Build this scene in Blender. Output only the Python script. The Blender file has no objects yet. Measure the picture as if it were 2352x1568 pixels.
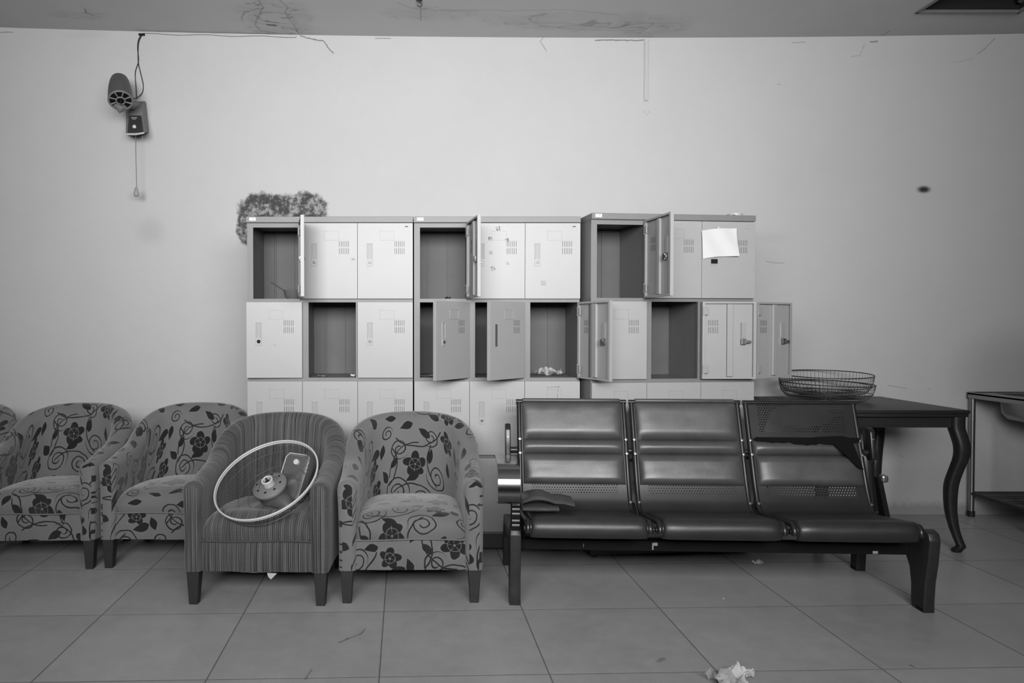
import bpy, bmesh, math, random
from mathutils import Vector, Matrix, noise
random.seed(7)
R = math.radians
C = bpy.context.scene.collection

# ------------------------------------------------------------------ camera, light, exposure
FPX, PX, PY = 1700.0, 985.0, 784.0
CAM_H = 1.224
TH = math.atan(32.0 / FPX)
cam_d = bpy.data.cameras.new('camera')
cam = bpy.data.objects.new('camera', cam_d); C.objects.link(cam)
cam.location = (0, 0, CAM_H)
cam.rotation_euler = (R(90) - TH, 0, 0)
cam_d.sensor_width = 36.0
cam_d.lens = FPX / 2352.0 * 36.0
cam_d.shift_x = (1176.0 - PX) / 2352.0
cam_d.clip_start = 0.02
bpy.context.scene.camera = cam

WALL_Y, FRONT_Y, LEFT_X, RIGHT_X = 4.83, -0.7, -4.3, 5.0
world = bpy.data.worlds.new('world'); bpy.context.scene.world = world
world.use_nodes = True
world.node_tree.nodes['Background'].inputs[0].default_value = (0.8, 0.8, 0.8, 1)
world.node_tree.nodes['Background'].inputs[1].default_value = 0.6


def area(name, loc, rot, sx, sy, power):
    l = bpy.data.lights.new(name, 'AREA'); l.shape = 'RECTANGLE'; l.size = sx; l.size_y = sy
    l.energy = power; l.spread = R(92); l.color = (1, 1, 1)
    o = bpy.data.objects.new(name, l); C.objects.link(o)
    o.location = loc; o.rotation_euler = rot
    return o


WINDOWS = [(-1.9, 2.1, 1.5, 2.75)]
for i, (x0, x1, z0, z1) in enumerate(WINDOWS):
    area('window_daylight', ((x0 + x1) / 2, FRONT_Y - 0.12, (z0 + z1) / 2), (R(90), 0, 0), x1 - x0, z1 - z0, 330)

vs = bpy.context.scene.view_settings
vs.view_transform = 'Standard'; vs.look = 'None'; vs.gamma = 1.0
vs.use_curve_mapping = False
vs.exposure = -1.05


def W(px, py, Y):
    """world point on the plane y = Y that the photograph shows at this pixel"""
    xc = (px - PX) / FPX; yc = (PY - py) / FPX
    d = Vector((xc, math.cos(TH) + yc * math.sin(TH), -math.sin(TH) + yc * math.cos(TH)))
    return Vector((0, 0, CAM_H)) + d * (Y / d.y)


def G(px, py, z=0.0):
    xc = (px - PX) / FPX; yc = (PY - py) / FPX
    d = Vector((xc, math.cos(TH) + yc * math.sin(TH), -math.sin(TH) + yc * math.cos(TH)))
    return Vector((0, 0, CAM_H)) + d * ((z - CAM_H) / d.z)


# ------------------------------------------------------------------ node expression helper
class E:
    def __init__(s, nt, sock): s.nt = nt; s.k = sock

    def op(s, o, *a):
        n = s.nt.nodes.new('ShaderNodeMath'); n.operation = o
        for i, v in enumerate((s,) + a):
            if isinstance(v, E): s.nt.links.new(v.k, n.inputs[i])
            else: n.inputs[i].default_value = float(v)
        return E(s.nt, n.outputs[0])

    def __add__(s, o): return s.op('ADD', o)
    __radd__ = __add__
    def __sub__(s, o): return s.op('SUBTRACT', o)
    def __rsub__(s, o): return (s * -1) + o
    def __mul__(s, o): return s.op('MULTIPLY', o)
    __rmul__ = __mul__
    def __truediv__(s, o): return s.op('DIVIDE', o)
    def abs(s): return s.op('ABSOLUTE')
    def lt(s, o): return s.op('LESS_THAN', o)
    def gt(s, o): return s.op('GREATER_THAN', o)
    def mn(s, o): return s.op('MINIMUM', o)
    def mx(s, o): return s.op('MAXIMUM', o)
    def sin(s): return s.op('SINE')
    def cos(s): return s.op('COSINE')
    def sqrt(s): return s.op('SQRT')
    def fract(s): return s.op('FRACT')
    def floor(s): return s.op('FLOOR')
    def pow(s, o): return s.op('POWER', o)
    def atan2(s, o): return s.op('ARCTAN2', o)

    def step(s, a, b, lo=0.0, hi=1.0):
        n = s.nt.nodes.new('ShaderNodeMapRange'); n.interpolation_type = 'SMOOTHSTEP'
        s.nt.links.new(s.k, n.inputs[0])
        n.inputs[1].default_value = a; n.inputs[2].default_value = b
        n.inputs[3].default_value = lo; n.inputs[4].default_value = hi
        return E(s.nt, n.outputs[0])


REFL = 0.6       # overall reflectance of the grimy room, kept low so that little light bounces


class M:
    """one procedural grey material"""
    def __init__(s, name, v=0.5, rough=0.6, metal=0.0, spec=0.5):
        s.m = bpy.data.materials.new(name); s.m.use_nodes = True
        s.nt = s.m.node_tree; s.b = s.nt.nodes['Principled BSDF']
        s.b.inputs['Base Color'].default_value = (v * REFL, v * REFL, v * REFL, 1)
        s.b.inputs['Roughness'].default_value = rough
        s.b.inputs['Metallic'].default_value = metal
        s.b.inputs['Specular IOR Level'].default_value = spec

    def coord(s, kind='Object'):
        t = s.nt.nodes.new('ShaderNodeTexCoord')
        sp = s.nt.nodes.new('ShaderNodeSeparateXYZ')
        s.nt.links.new(t.outputs[kind], sp.inputs[0])
        return [E(s.nt, sp.outputs[i]) for i in range(3)]

    def comb(s, x, y, z=0.0):
        c = s.nt.nodes.new('ShaderNodeCombineXYZ')
        for i, v in enumerate((x, y, z)):
            if isinstance(v, E): s.nt.links.new(v.k, c.inputs[i])
            else: c.inputs[i].default_value = v
        return c.outputs[0]

    def noise(s, vec, scale, detail=3, rough=0.55, dist=0.0):
        n = s.nt.nodes.new('ShaderNodeTexNoise')
        n.inputs['Scale'].default_value = scale; n.inputs['Detail'].default_value = detail
        n.inputs['Roughness'].default_value = rough; n.inputs['Distortion'].default_value = dist
        s.nt.links.new(vec, n.inputs['Vector'])
        return E(s.nt, n.outputs['Fac'])

    def objvec(s, kind='Object'):
        t = s.nt.nodes.new('ShaderNodeTexCoord'); return t.outputs[kind]

    def color(s, e):
        e = e * REFL; c = s.nt.nodes.new('ShaderNodeCombineColor')
        for i in range(3): s.nt.links.new(e.k, c.inputs[i])
        s.nt.links.new(c.outputs[0], s.b.inputs['Base Color'])

    def rough(s, e): s.nt.links.new(e.k, s.b.inputs['Roughness'])

    def bump(s, e, strength=0.3, dist=0.002):
        b = s.nt.nodes.new('ShaderNodeBump'); b.inputs['Strength'].default_value = strength
        b.inputs['Distance'].default_value = dist
        s.nt.links.new(e.k, b.inputs['Height']); s.nt.links.new(b.outputs[0], s.b.inputs['Normal'])

    def holes(s, e):
        t = s.nt.nodes.new('ShaderNodeBsdfTransparent'); mx = s.nt.nodes.new('ShaderNodeMixShader')
        out = s.nt.nodes['Material Output']
        s.nt.links.new(e.k, mx.inputs[0]); s.nt.links.new(s.b.outputs[0], mx.inputs[1])
        s.nt.links.new(t.outputs[0], mx.inputs[2]); s.nt.links.new(mx.outputs[0], out.inputs[0])


def speckled(name, v, rough, metal=0.0, amp=0.15, scale=25, spec=0.5):
    m = M(name, v, rough, metal, spec)
    n = m.noise(m.objvec(), scale, 4)
    m.color((n - 0.5) * (2 * amp * v) + v)
    return m.m


def seg_dist(x, y, a, b):
    """distance to the segment a-b, as nodes"""
    dx, dy = b[0] - a[0], b[1] - a[1]; L2 = dx * dx + dy * dy + 1e-9
    t = ((x - a[0]) * (dx / L2) + (y - a[1]) * (dy / L2)).mx(0).mn(1)
    ex = x - a[0] - t * dx; ey = y - a[1] - t * dy
    return (ex * ex + ey * ey).sqrt()


def poly_dist(x, y, pts):
    d = None
    for a, b in zip(pts, pts[1:]):
        s = seg_dist(x, y, a, b); d = s if d is None else d.mn(s)
    return d


def ell(x, y, cx, cy, rx, ry):
    """normalised elliptical radius"""
    a = (x - cx) / rx; b = (y - cy) / ry
    return (a * a + b * b).sqrt()


# ------------------------------------------------------------------ materials of the room
def wp(px, py):
    v = W(px, py, WALL_Y); return (v.x, v.z)


def make_wall_mat():
    m = M('painted_plaster', 0.7, 0.85, 0, 0.2)
    x, y, z = m.coord()
    v = m.objvec()
    n1 = m.noise(v, 1.6, 5, 0.6); n2 = m.noise(v, 9, 5, 0.65); n3 = m.noise(v, 160, 2)
    base = 0.70 + (n1 - 0.5) * 0.06 + (n2 - 0.5) * 0.045
    # mould where something once hung
    nx = (m.noise(v, 22, 6, 0.7) - 0.5); nb = m.noise(v, 38, 6, 0.75)
    c1 = wp(602, 487); c2 = wp(700, 482); c3 = wp(566, 520); c4 = wp(655, 502); c5 = wp(640, 482)
    d = ell(x, z, c1[0], c1[1], 0.155, 0.125).mn(ell(x, z, c2[0], c2[1], 0.145, 0.115)).mn(
        ell(x, z, c3[0], c3[1], 0.065, 0.12)).mn(ell(x, z, c4[0], c4[1], 0.20, 0.125)).mn(ell(x, z, c5[0], c5[1], 0.23, 0.10))
    patch = (d + nx * 0.75).step(1.14, 0.86)
    spot = (nb * 0.6 + m.noise(v, 15, 4, 0.6) * 0.4).step(0.46, 0.60)
    base = base * (1 - patch) + patch * (0.085 + spot * 0.36)
    # soft grey smudges; the large one by the sink is painted shadow
    for (px, py, rx, ry, k) in ((345, 530, 0.13, 0.12, 0.10), (2122, 435, 0.062, 0.033, 0.93), (1770, 545, 0.2, 0.05, 0.05),
                                (300, 940, 0.5, 0.02, 0.04), (200, 80, 0.2, 0.04, 0.06), (2330, 870, 0.55, 0.45, 0.22),
                                (1830, 1010, 0.5, 0.35, 0.05)):
        c = wp(px, py)
        base = base * (1 - ell(x, z, c[0], c[1], rx, ry).step(1.0, 0.25) * k)
    # scuffs
    for pts in (((1760, 600), (1775, 603), (1800, 604)), ((2040, 885), (2082, 892)), ((2130, 893), (2138, 894)), ((1785, 193), (1793, 194)), ((1480, 256), (1481, 258)),
                ((1489, 256), (1490, 258)), ((1484, 262), (1486, 263)), ((2196, 980), (2197, 981)), ((2068, 1045), (2074, 1050))):
        base = base * (1 - poly_dist(x, z, [wp(*p) for p in pts]).step(0.0035, 0.001) * 0.35)
    # cracks
    wob = (m.noise(v, 30, 3) - 0.5) * 0.012
    for pts, w, k in ((((690, 83), (728, 92), (744, 94), (752, 108), (765, 122)), 0.0045, 0.8),
                      (((1290, 76), (1248, 86), (1241, 95), (1256, 118)), 0.003, 0.55),
                      (((2285, 88), (2262, 112), (2245, 124)), 0.003, 0.6), (((2235, 133), (2215, 140), (2190, 142)), 0.002, 0.4),
                      (((1982, 112), (1985, 102), (1975, 128), (1955, 130)), 0.0025, 0.4), (((862, 88), (898, 88)), 0.003, 0.7),
                      (((1368, 92), (1490, 93)), 0.005, 0.8), (((2000, 96), (2015, 95)), 0.006, 0.7),
                      (((1820, 98), (1850, 97)), 0.003, 0.5), (((0, 74), (30, 74)), 0.004, 0.6)):
        base = base * (1 - (poly_dist(x + wob, z + wob, [wp(*p) for p in pts])).step(w * 1.3, w * 0.2) * (k * 0.8))
    # damp skirting line
    damp = (z + (m.noise(v, 7, 5, 0.7) - 0.5) * 0.12)
    base = base * (1 - damp.step(0.10, 0.03) * 0.35)
    base = base * (1 - (z - 0.26 + (n2 - 0.5) * 0.3).abs().step(0.2, 0.0) * 0.06)
    m.color(base)
    m.bump(n3 * 0.4 + n2 * 0.6, 0.25, 0.003)
    return m.m


def cp(px, py):
    v = G(px, py, 3.11); return (v.x, v.y)


def make_ceiling_mat():
    m = M('stained_ceiling_paint', 0.5, 0.9, 0, 0.2)
    x, y, z = m.coord(); v = m.objvec()
    n1 = m.noise(v, 1.3, 5, 0.6); n2 = m.noise(v, 8, 5)
    base = 0.82 + (n1 - 0.5) * 0.1 + (n2 - 0.5) * 0.05
    rn = m.noise(m.comb(x * 0.6, y * 1.7, 0.0), 2.6, 3, 0.5, 0.6)
    lines = (((rn * 9).fract() - 0.5).abs()).step(0.09, 0.0) + (((rn * 9).fract() - 0.25).abs()).step(0.3, 0.0) * 0.25
    for (px, py, rx, ry, k) in ((1350, 45, 0.75, 0.16, 0.5), (640, 50, 0.28, 0.4, 0.6), (180, 50, 0.22, 0.08, 0.4), (980, 30, 0.35, 0.12, 0.35), (1500, 62, 0.3, 0.15, 0.4)):
        c = cp(px, py)
        mk = (ell(x, y, c[0], c[1], rx, ry) + (n2 - 0.5) * 0.8).step(1.0, 0.6)
        base = base * (1 - mk * k * (lines * 0.55 + 0.12))
    wob = (m.noise(v, 14, 3) - 0.5) * 0.03
    for pts, w, k in ((((590, 0), (604, 22), (560, 32), (556, 50)), 0.006, 0.4), (((604, 22), (592, 50), (585, 62), (600, 76), (630, 79)), 0.006, 0.4),
                      (((640, 2), (665, 22), (655, 32), (678, 66), (690, 83)), 0.005, 0.4), (((648, 66), (690, 69)), 0.006, 0.4),
                      (((195, 34), (199, 44), (214, 48)), 0.006, 0.5), (((616, 61), (632, 62)), 0.012, 0.95), (((612, 54), (640, 56)), 0.005, 0.7),
                      (((1980, 92), (2025, 82), (2043, 71)), 0.005, 0.5), (((915, 6), (945, 18), (1010, 22), (1100, 24)), 0.005, 0.3),
                      (((1010, 22), (1060, 20), (1180, 22), (1300, 18), (1420, 30)), 0.006, 0.25), (((1225, 48), (1300, 50), (1400, 60), (1480, 60)), 0.007, 0.22),
                      (((1240, 56), (1350, 66), (1480, 66), (1500, 50)), 0.007, 0.22), (((102, 11), (108, 12)), 0.008, 0.6)):
        base = base * (1 - (poly_dist(x + wob, y + wob, [cp(*p) for p in pts])).step(w * 1.5, w * 0.3) * (k * 0.75))
    m.color(base); m.bump(n2, 0.2, 0.004)
    return m.m


def make_floor_mat():
    m = M('ceramic_floor_tile', 0.2, 0.4, 0, 0.3)
    x, y, z = m.coord(); v = m.objvec()
    ph = R(1.9)
    u = x * math.cos(ph) + y * math.sin(ph); w = y * math.cos(ph) - x * math.sin(ph)
    p = G(882, 1402)
    u0 = p.x * math.cos(ph) + p.y * math.sin(ph)
    q = G(935, 1403)
    w0 = q.y * math.cos(ph) - q.x * math.sin(ph)
    tu = (u - u0) / 0.6 + 40; tw = (w - w0) / 0.6 + 40
    fu = ((tu + 0.5).fract() - 0.5).abs() * 0.6; fw = ((tw + 0.5).fract() - 0.5).abs() * 0.6
    wb = (m.noise(v, 6, 2) - 0.5) * 0.0015
    grout = fu.mn(fw + 0.0005 + wb).step(0.0036, 0.0016)
    bevel = fu.mn(fw).step(0.012, 0.003)
    wn = m.nt.nodes.new('ShaderNodeTexWhiteNoise'); wn.noise_dimensions = '3D'
    m.nt.links.new(m.comb(tu.floor(), tw.floor(), 3.0), wn.inputs['Vector'])
    tv = E(m.nt, wn.outputs['Value'])
    n1 = m.noise(v, 2.2, 6, 0.65); n2 = m.noise(v, 14, 5, 0.7); n3 = m.noise(v, 60, 3)
    base = 0.53 + (tv - 0.5) * 0.07 + (n1 - 0.5) * 0.24 + (n2 - 0.5) * 0.15 + (n3 - 0.5) * 0.03
    for pts, wd, k in ((((780, 1475), (800, 1466), (830, 1455), (839, 1444)), 0.006, 0.5), (((2090, 1527), (2100, 1532)), 0.006, 0.6),
                       (((1512, 1518), (1522, 1512)), 0.014, 0.35), (((700, 1560), (716, 1538)), 0.006, 0.35), (((1302, 1470), (1305, 1471)), 0.004, 0.6)):
        gp = [(G(*q).x, G(*q).y) for q in pts]
        base = base * (1 - (poly_dist(x, y, gp) + (n3 - 0.5) * 0.02).step(wd, wd * 0.3) * k)
    base = base * (1 - grout * 0.62)
    m.color(base)
    m.rough(0.36 + (n2 - 0.5) * 0.25 + grout * 0.4)
    m.bump((n2 * 0.06) - bevel, 0.25, 0.0012)
    return m.m


MAT = {}
MAT['wall'] = make_wall_mat(); MAT['ceiling'] = make_ceiling_mat(); MAT['floor'] = make_floor_mat()


# ------------------------------------------------------------------ fabrics
def make_floral(name, bg=0.205, ink=0.018, edge=0.24):
    m = M(name, bg, 0.9, 0, 0.15)
    m.b.inputs['Sheen Weight'].default_value = 0.25
    U, V, _ = m.coord('UV')
    T = 0.36
    wv = m.objvec('UV')
    du = (m.noise(wv, 9, 2) - 0.5) * 0.03; dv = (m.noise(wv, 8, 2) - 0.5) * 0.03
    K = 1.32
    a = (U + du) / (T * K) + 20; row = a.floor()
    b = (V + dv) / (T * K) + 20 + (row * 0.5)
    x = a.fract() * T; y = b.fract() * T
    lines = None; lw = 0.0054

    def add(e):
        nonlocal lines
        lines = e if lines is None else lines.mn(e)
    # scrolls: centre, outer radius, pitch, chirality, phase
    for cx, cy, Ro, pt, ch, phs in ((0.085, 0.265, 0.056, 0.023, 1, 0.1), (0.195, 0.295, 0.040, 0.019, -1, 0.35), (0.268, 0.205, 0.052, 0.022, 1, 0.6),
                                    (0.100, 0.105, 0.042, 0.020, -1, 0.2), (0.235, 0.062, 0.036, 0.018, 1, 0.8), (0.045, 0.040, 0.030, 0.016, 1, 0.5)):
        ex = x - cx; ey = y - cy
        r = (ex * ex + ey * ey).sqrt(); t = ey.atan2(ex) * (ch / 6.28318)
        f = ((r / pt - t + phs + 8).fract() - 0.5).abs() * pt
        tail = (r.gt(Ro)) * 1.0 + (r.lt(pt * 0.45)) * 1.0
        add(f + tail)
    # stems: circle arcs limited by a half plane
    for cx, cy, Rr, nx_, ny_, off in ((0.17, 0.20, 0.115, -0.7, -0.7, 0.075), (0.15, 0.36, 0.12, 0.3, -1, 0.07), (0.33, 0.15, 0.11, -1, 0.2, 0.08),
                                      (0.17, -0.02, 0.12, 0.2, 1, 0.065), (-0.01, 0.16, 0.10, 1, 0.1, 0.07)):
        ex = x - cx; ey = y - cy
        r = (ex * ex + ey * ey).sqrt()
        side = (ex * nx_ + ey * ny_).lt(off) * 1.0
        add((r - Rr).abs() + side)
    ink_line = lines.step(lw * 0.62, lw * 0.30)
    # leaves: overlap of two circles
    leaf = None
    for cx, cy, L, wd, ang in ((0.03, 0.20, 0.03, 0.014, 60), (0.155, 0.215, 0.032, 0.015, -30), (0.33, 0.26, 0.034, 0.015, 20), (0.235, 0.13, 0.03, 0.014, 100),
                               (0.06, 0.34, 0.028, 0.013, 10), (0.335, 0.14, 0.028, 0.013, 75), (0.205, 0.045, 0.03, 0.014, 35), (0.13, 0.02, 0.028, 0.013, -20), (0.075, 0.155, 0.026, 0.013, 130), (0.30, 0.30, 0.026, 0.013, -50), (0.245, 0.335, 0.028, 0.013, 15), (0.015, 0.10, 0.026, 0.013, -70)):
        c, s = math.cos(R(ang)), math.sin(R(ang))
        ex = (x - cx) * c + (y - cy) * s; ey = (y - cy) * c - (x - cx) * s
        k = ex / L
        d = ey.abs() / wd - (1 - k * k).mx(0) * (1 + k * 0.45) + k.abs().gt(1) * 2
        leaf = d if leaf is None else leaf.mn(d)
    ink_leaf = leaf.step(0.06, -0.06)
    halo = leaf.step(0.42, 0.18) * (1 - leaf.step(0.22, 0.05))
    # blooms with petals
    fl = None; vein = None
    for cx, cy, r0, npet, phs in ((0.165, 0.165, 0.040, 5, 0.3), (0.325, 0.045, 0.034, 5, 1.2), (0.31, 0.305, 0.030, 5, 2.2)):
        ex = x - cx; ey = y - cy
        r = (ex * ex + ey * ey).sqrt(); t = ey.atan2(ex)
        pet = ((t * (npet / 2.0) + phs + r * 14).cos()).abs()
        d = r / r0 - (0.72 + pet * 0.5)
        fl = d if fl is None else fl.mn(d)
        v = (pet.lt(0.16)) * r.gt(0.008) + ((r - r0 * 0.55).abs().lt(0.0012)) * 1.0 + r.lt(0.0045)
        v = v * d.lt(-0.08)
        vein = v if vein is None else vein.mx(v)
    ink_fl = fl.step(0.05, -0.05)
    halo2 = fl.step(0.25, 0.12) * (1 - fl.step(0.12, 0.03))
    ink_all = ink_line.mx(ink_leaf).mx(ink_fl)
    wv2 = m.noise(wv, 900, 2); worn = m.noise(m.objvec(), 5, 4, 0.6)
    base = bg * (0.82 + wv2 * 0.3) * (0.8 + worn * 0.4)
    base = base + (halo.mx(halo2)) * (edge - bg) * 0.7
    base = base * (1 - ink_all) + ink_all * (ink + (worn.step(0.5, 0.75) * 0.02))
    base = base * (1 - vein.mn(1)) + vein.mn(1) * (edge * 0.7)
    m.color(base); m.bump(wv2 - ink_all * 0.5, 0.35, 0.0012)
    return m.m


def make_stripe(name):
    m = M(name, 0.15, 0.95, 0, 0.1)
    m.b.inputs['Sheen Weight'].default_value = 0.2
    U, V, _ = m.coord('UV')
    n = m.noise(m.comb(U * 1.0, V * 0.010, 0.0), 190, 2, 0.6)
    broad = m.noise(m.comb(U * 1.0, V * 0.004, 2.0), 55, 3, 0.6)
    bead = ((V * (6.283 / 0.0075) + n * 9).sin() * 0.5 + 0.5)
    rib = ((U * (6.283 / 0.0088)).sin() * 0.5 + 0.5)
    fine = m.noise(m.comb(U, V * 0.6, 0.0), 500, 2)
    worn = m.noise(m.objvec(), 6, 4)
    val = (n.step(0.36, 0.62) * 0.55 + broad.step(0.35, 0.65) * 0.45)
    base = 0.030 + val * 0.26 * (0.35 + rib * 0.65) * (0.6 + bead * 0.4) + (fine - 0.5) * 0.07
    base = base * (0.8 + worn * 0.4)
    m.color(base.mx(0.012)); m.bump(rib * 0.7 + n + bead * 0.3, 0.5, 0.002)
    return m.m


MAT['floral'] = make_floral('floral_upholstery')
MAT['stripe'] = make_stripe('striped_upholstery')
MAT['darkwood'] = speckled('dark_chair_leg_wood', 0.022, 0.55, amp=0.4, scale=30)
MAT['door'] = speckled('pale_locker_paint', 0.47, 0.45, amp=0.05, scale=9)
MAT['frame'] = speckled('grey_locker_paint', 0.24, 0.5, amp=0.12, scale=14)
MAT['inside'] = speckled('locker_inner_shaded', 0.13, 0.6, amp=0.16, scale=9)  # the grey locker paint, with the shade inside put into its colour
MAT['plinth'] = speckled('dark_plinth_paint', 0.05, 0.6)
MAT['slot'] = M('dark_slot', 0.10, 0.8).m
MAT['recess'] = speckled('handle_plastic', 0.42, 0.5, amp=0.1)
MAT['recess_dark'] = M('handle_hole', 0.10, 0.7).m
MAT['metal'] = speckled('dull_metal', 0.35, 0.35, 0.8, amp=0.15)
MAT['steel'] = speckled('stainless_steel', 0.55, 0.3, 0.95, amp=0.08)
MAT['white'] = speckled('white_paper', 0.86, 0.7, amp=0.03, scale=12)
MAT['black'] = M('black_tape', 0.008, 0.6, 0, 0.2).m
MAT['ivory'] = speckled('white_plastic', 0.72, 0.4, amp=0.06)
MAT['greyplastic'] = speckled('grey_plastic', 0.105, 0.5, amp=0.12)
MAT['midplastic'] = speckled('aged_plastic', 0.22, 0.5, amp=0.12)
MAT['darkplastic'] = speckled('dark_plastic', 0.035, 0.4, amp=0.2)
MAT['rubber'] = M('black_rubber', 0.012, 0.6).m
MAT['benchmetal'] = speckled('dark_bench_metal', 0.035, 0.3, 0.35, amp=0.3, scale=40)
MAT['benchleg'] = speckled('worn_leg_metal', 0.045, 0.42, 0.3, amp=0.4, scale=30)
MAT['beam'] = speckled('black_beam_paint', 0.008, 0.85, 0.0, amp=0.4, scale=30, spec=0.15)
MAT['chrome'] = speckled('polished_armrest_metal', 0.30, 0.16, 1.0, amp=0.1)
MAT['tablewood'] = None
m = M('dark_table_wood', 0.06, 0.42, 0, 0.4)
_x, _y, _z = m.coord(); _n = m.noise(m.comb(_x * 1.0, _y * 9, _z * 9), 7, 5, 0.65); _n2 = m.noise(m.objvec(), 3, 4)
m.color(0.010 + _n * 0.028 + (_n2 - 0.5) * 0.012); m.bump(_n, 0.15, 0.001); MAT['tablewood'] = m.m
m = M('vinyl', 0.1, 0.38, 0, 0.5)
_n = m.noise(m.objvec(), 7, 5, 0.6); _n2 = m.noise(m.objvec(), 220, 2)
m.color(0.088 + (_n - 0.5) * 0.07); m.rough(0.26 + _n * 0.2); m.bump(_n2 * 0.25 + _n, 0.18, 0.004); MAT['vinyl'] = m.m
m = M('shaded_seat_vinyl', 0.03, 0.38, 0, 0.5)  # darker copy of the vinyl: shade on the seat tops painted in
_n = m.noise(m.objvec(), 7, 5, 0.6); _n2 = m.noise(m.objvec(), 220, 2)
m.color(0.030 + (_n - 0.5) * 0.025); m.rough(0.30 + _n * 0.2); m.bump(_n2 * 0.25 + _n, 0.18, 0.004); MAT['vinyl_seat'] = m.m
m = M('torn_vinyl_back', 0.009, 0.95, 0, 0.1); MAT['torn'] = m.m
m = M('perforated_metal', 0.07, 0.35, 0.3)
_u, _v, _ = m.coord('UV')
_p = 0.0125
_a = (_u / _p + 60); _b = (_v / (_p * 0.87) + 60)
_row = _b.floor(); _ax = (_a + (_row * 0.5)).fract() - 0.5; _by = _b.fract() - 0.5
_d = ((_ax * _ax) + (_by * _by)).sqrt()
_n = m.noise(m.objvec(), 6, 4)
m.color(0.035 + (_n - 0.5) * 0.03)
_in = (_u - 0.0).abs().lt(0.205) * 1.0
_hi = (_v - 0.80).abs().lt(0.085) * 1.0
_mid = ell(_u, _v, 0.0, 0.795, 0.15, 0.052).gt(1.0) * 1.0
_lo = (_v - 0.455).abs().lt(0.024) * 1.0
m.holes(_d.lt(0.27) * _in * ((_hi * _mid).mx(_lo)))
MAT['perforated'] = m.m
m = M('clear_plastic', 0.8, 0.25, 0, 0.5)
_n = m.noise(m.objvec(), 60, 3); m.holes(0.45 + (_n - 0.5) * 0.8); MAT['clear'] = m.m
m = M('old_label', 0.66, 0.6); MAT['label'] = m.m
m = M('sink_shelf', 0.06, 0.6)
_x, _y, _z = m.coord(); m.color(0.03 + ((_y * 90).sin() * 0.5 + 0.5) * 0.07); MAT['shelf'] = m.m
MAT['painted_trunk'] = speckled('painted_trunking', 0.66, 0.7, amp=0.04)
MAT['void'] = M('dark_void', 0.012, 0.9).m


# ------------------------------------------------------------------ object helpers
def obj(name, bm, mat, parent=None, smooth=None, loc=None, rz=None):
    me = bpy.data.meshes.new(name)
    bmesh.ops.recalc_face_normals(bm, faces=bm.faces[:])
    bm.to_mesh(me); bm.free()
    if mat is not None: me.materials.append(mat)
    if smooth is not None:
        for p in me.polygons: p.use_smooth = True
        if smooth < 180: me.set_sharp_from_angle(angle=R(smooth))
    o = bpy.data.objects.new(name, me); C.objects.link(o)
    if parent: o.parent = parent
    if loc is not None: o.location = loc
    if rz is not None: o.rotation_euler = (0, 0, rz)
    return o


def thing(name, label, cat, loc=(0, 0, 0), rz=0.0, group=None):
    o = bpy.data.objects.new(name, None); C.objects.link(o)
    o.location = loc; o.rotation_euler = (0, 0, rz); o['label'] = label; o['category'] = cat
    o.empty_display_size = 0.1
    if group: o['group'] = group
    return o


def tag(o, label, cat, group=None):
    o['label'] = label; o['category'] = cat
    if group: o['group'] = group
    return o


def struct(name, bm, mat, parent=None, smooth=None):
    o = obj(name, bm, mat, parent, smooth)
    if parent is None: o['kind'] = 'structure'
    return o


def box(bm, x0, x1, y0, y1, z0, z1, bev=0.0, mtx=None, seg=2):
    r = bmesh.ops.create_cube(bm, size=1.0)
    vs_ = r['verts']
    for v in vs_:
        v.co = Vector(((x0 + x1) / 2 + v.co.x * (x1 - x0), (y0 + y1) / 2 + v.co.y * (y1 - y0), (z0 + z1) / 2 + v.co.z * (z1 - z0)))
    if bev > 0:
        es = list({e for v in vs_ for e in v.link_edges})
        r2 = bmesh.ops.bevel(bm, geom=es, offset=bev, segments=seg, affect='EDGES', profile=0.5)
        vs_ = list({v for f in r2['faces'] for v in f.verts} | {v for v in vs_ if v.is_valid})
    if mtx is not None:
        for v in vs_: v.co = mtx @ v.co
    return bm


def B(*a, **k): return box(bmesh.new(), *a, **k)


def tube(bm, pts, r, seg=8, closed=False, cap=True):
    pts = [Vector(p) for p in pts]; n = len(pts); rings = []
    rr = r if isinstance(r, (list, tuple)) else [r] * n
    prev = None
    for i, p in enumerate(pts):
        if closed: t = (pts[(i + 1) % n] - pts[i - 1])
        else: t = pts[min(i + 1, n - 1)] - pts[max(i - 1, 0)]
        t.normalize()
        if prev is None:
            up = Vector((0, 0, 1)) if abs(t.z) < 0.9 else Vector((1, 0, 0))
            nrm = (up - t * up.dot(t)).normalized()
        else:
            nrm = (prev - t * prev.dot(t)).normalized()
        prev = nrm; bn = t.cross(nrm)
        rings.append([bm.verts.new(p + (nrm * math.cos(a) + bn * math.sin(a)) * rr[i]) for a in [2 * math.pi * k / seg for k in range(seg)]])
    m_ = n if closed else n - 1
    for i in range(m_):
        A_, B_ = rings[i], rings[(i + 1) % n]
        for k in range(seg):
            bm.faces.new((A_[k], A_[(k + 1) % seg], B_[(k + 1) % seg], B_[k]))
    if cap and not closed:
        bm.faces.new(rings[0][::-1]); bm.faces.new(rings[-1])
    return bm


def lathe(bm, prof, seg=32, mtx=None, cap0=True, cap1=True):
    """profile of (radius, height); turned about local z"""
    rings = []
    for r, z in prof:
        ring = []
        for k in range(seg):
            a = 2 * math.pi * k / seg
            co = Vector((r * math.cos(a), r * math.sin(a), z))
            ring.append(bm.verts.new(mtx @ co if mtx is not None else co))
        rings.append(ring)
    for A_, B_ in zip(rings, rings[1:]):
        for k in range(seg): bm.faces.new((A_[k], A_[(k + 1) % seg], B_[(k + 1) % seg], B_[k]))
    if cap0: bm.faces.new(rings[0][::-1])
    if cap1: bm.faces.new(rings[-1])
    return bm


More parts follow.
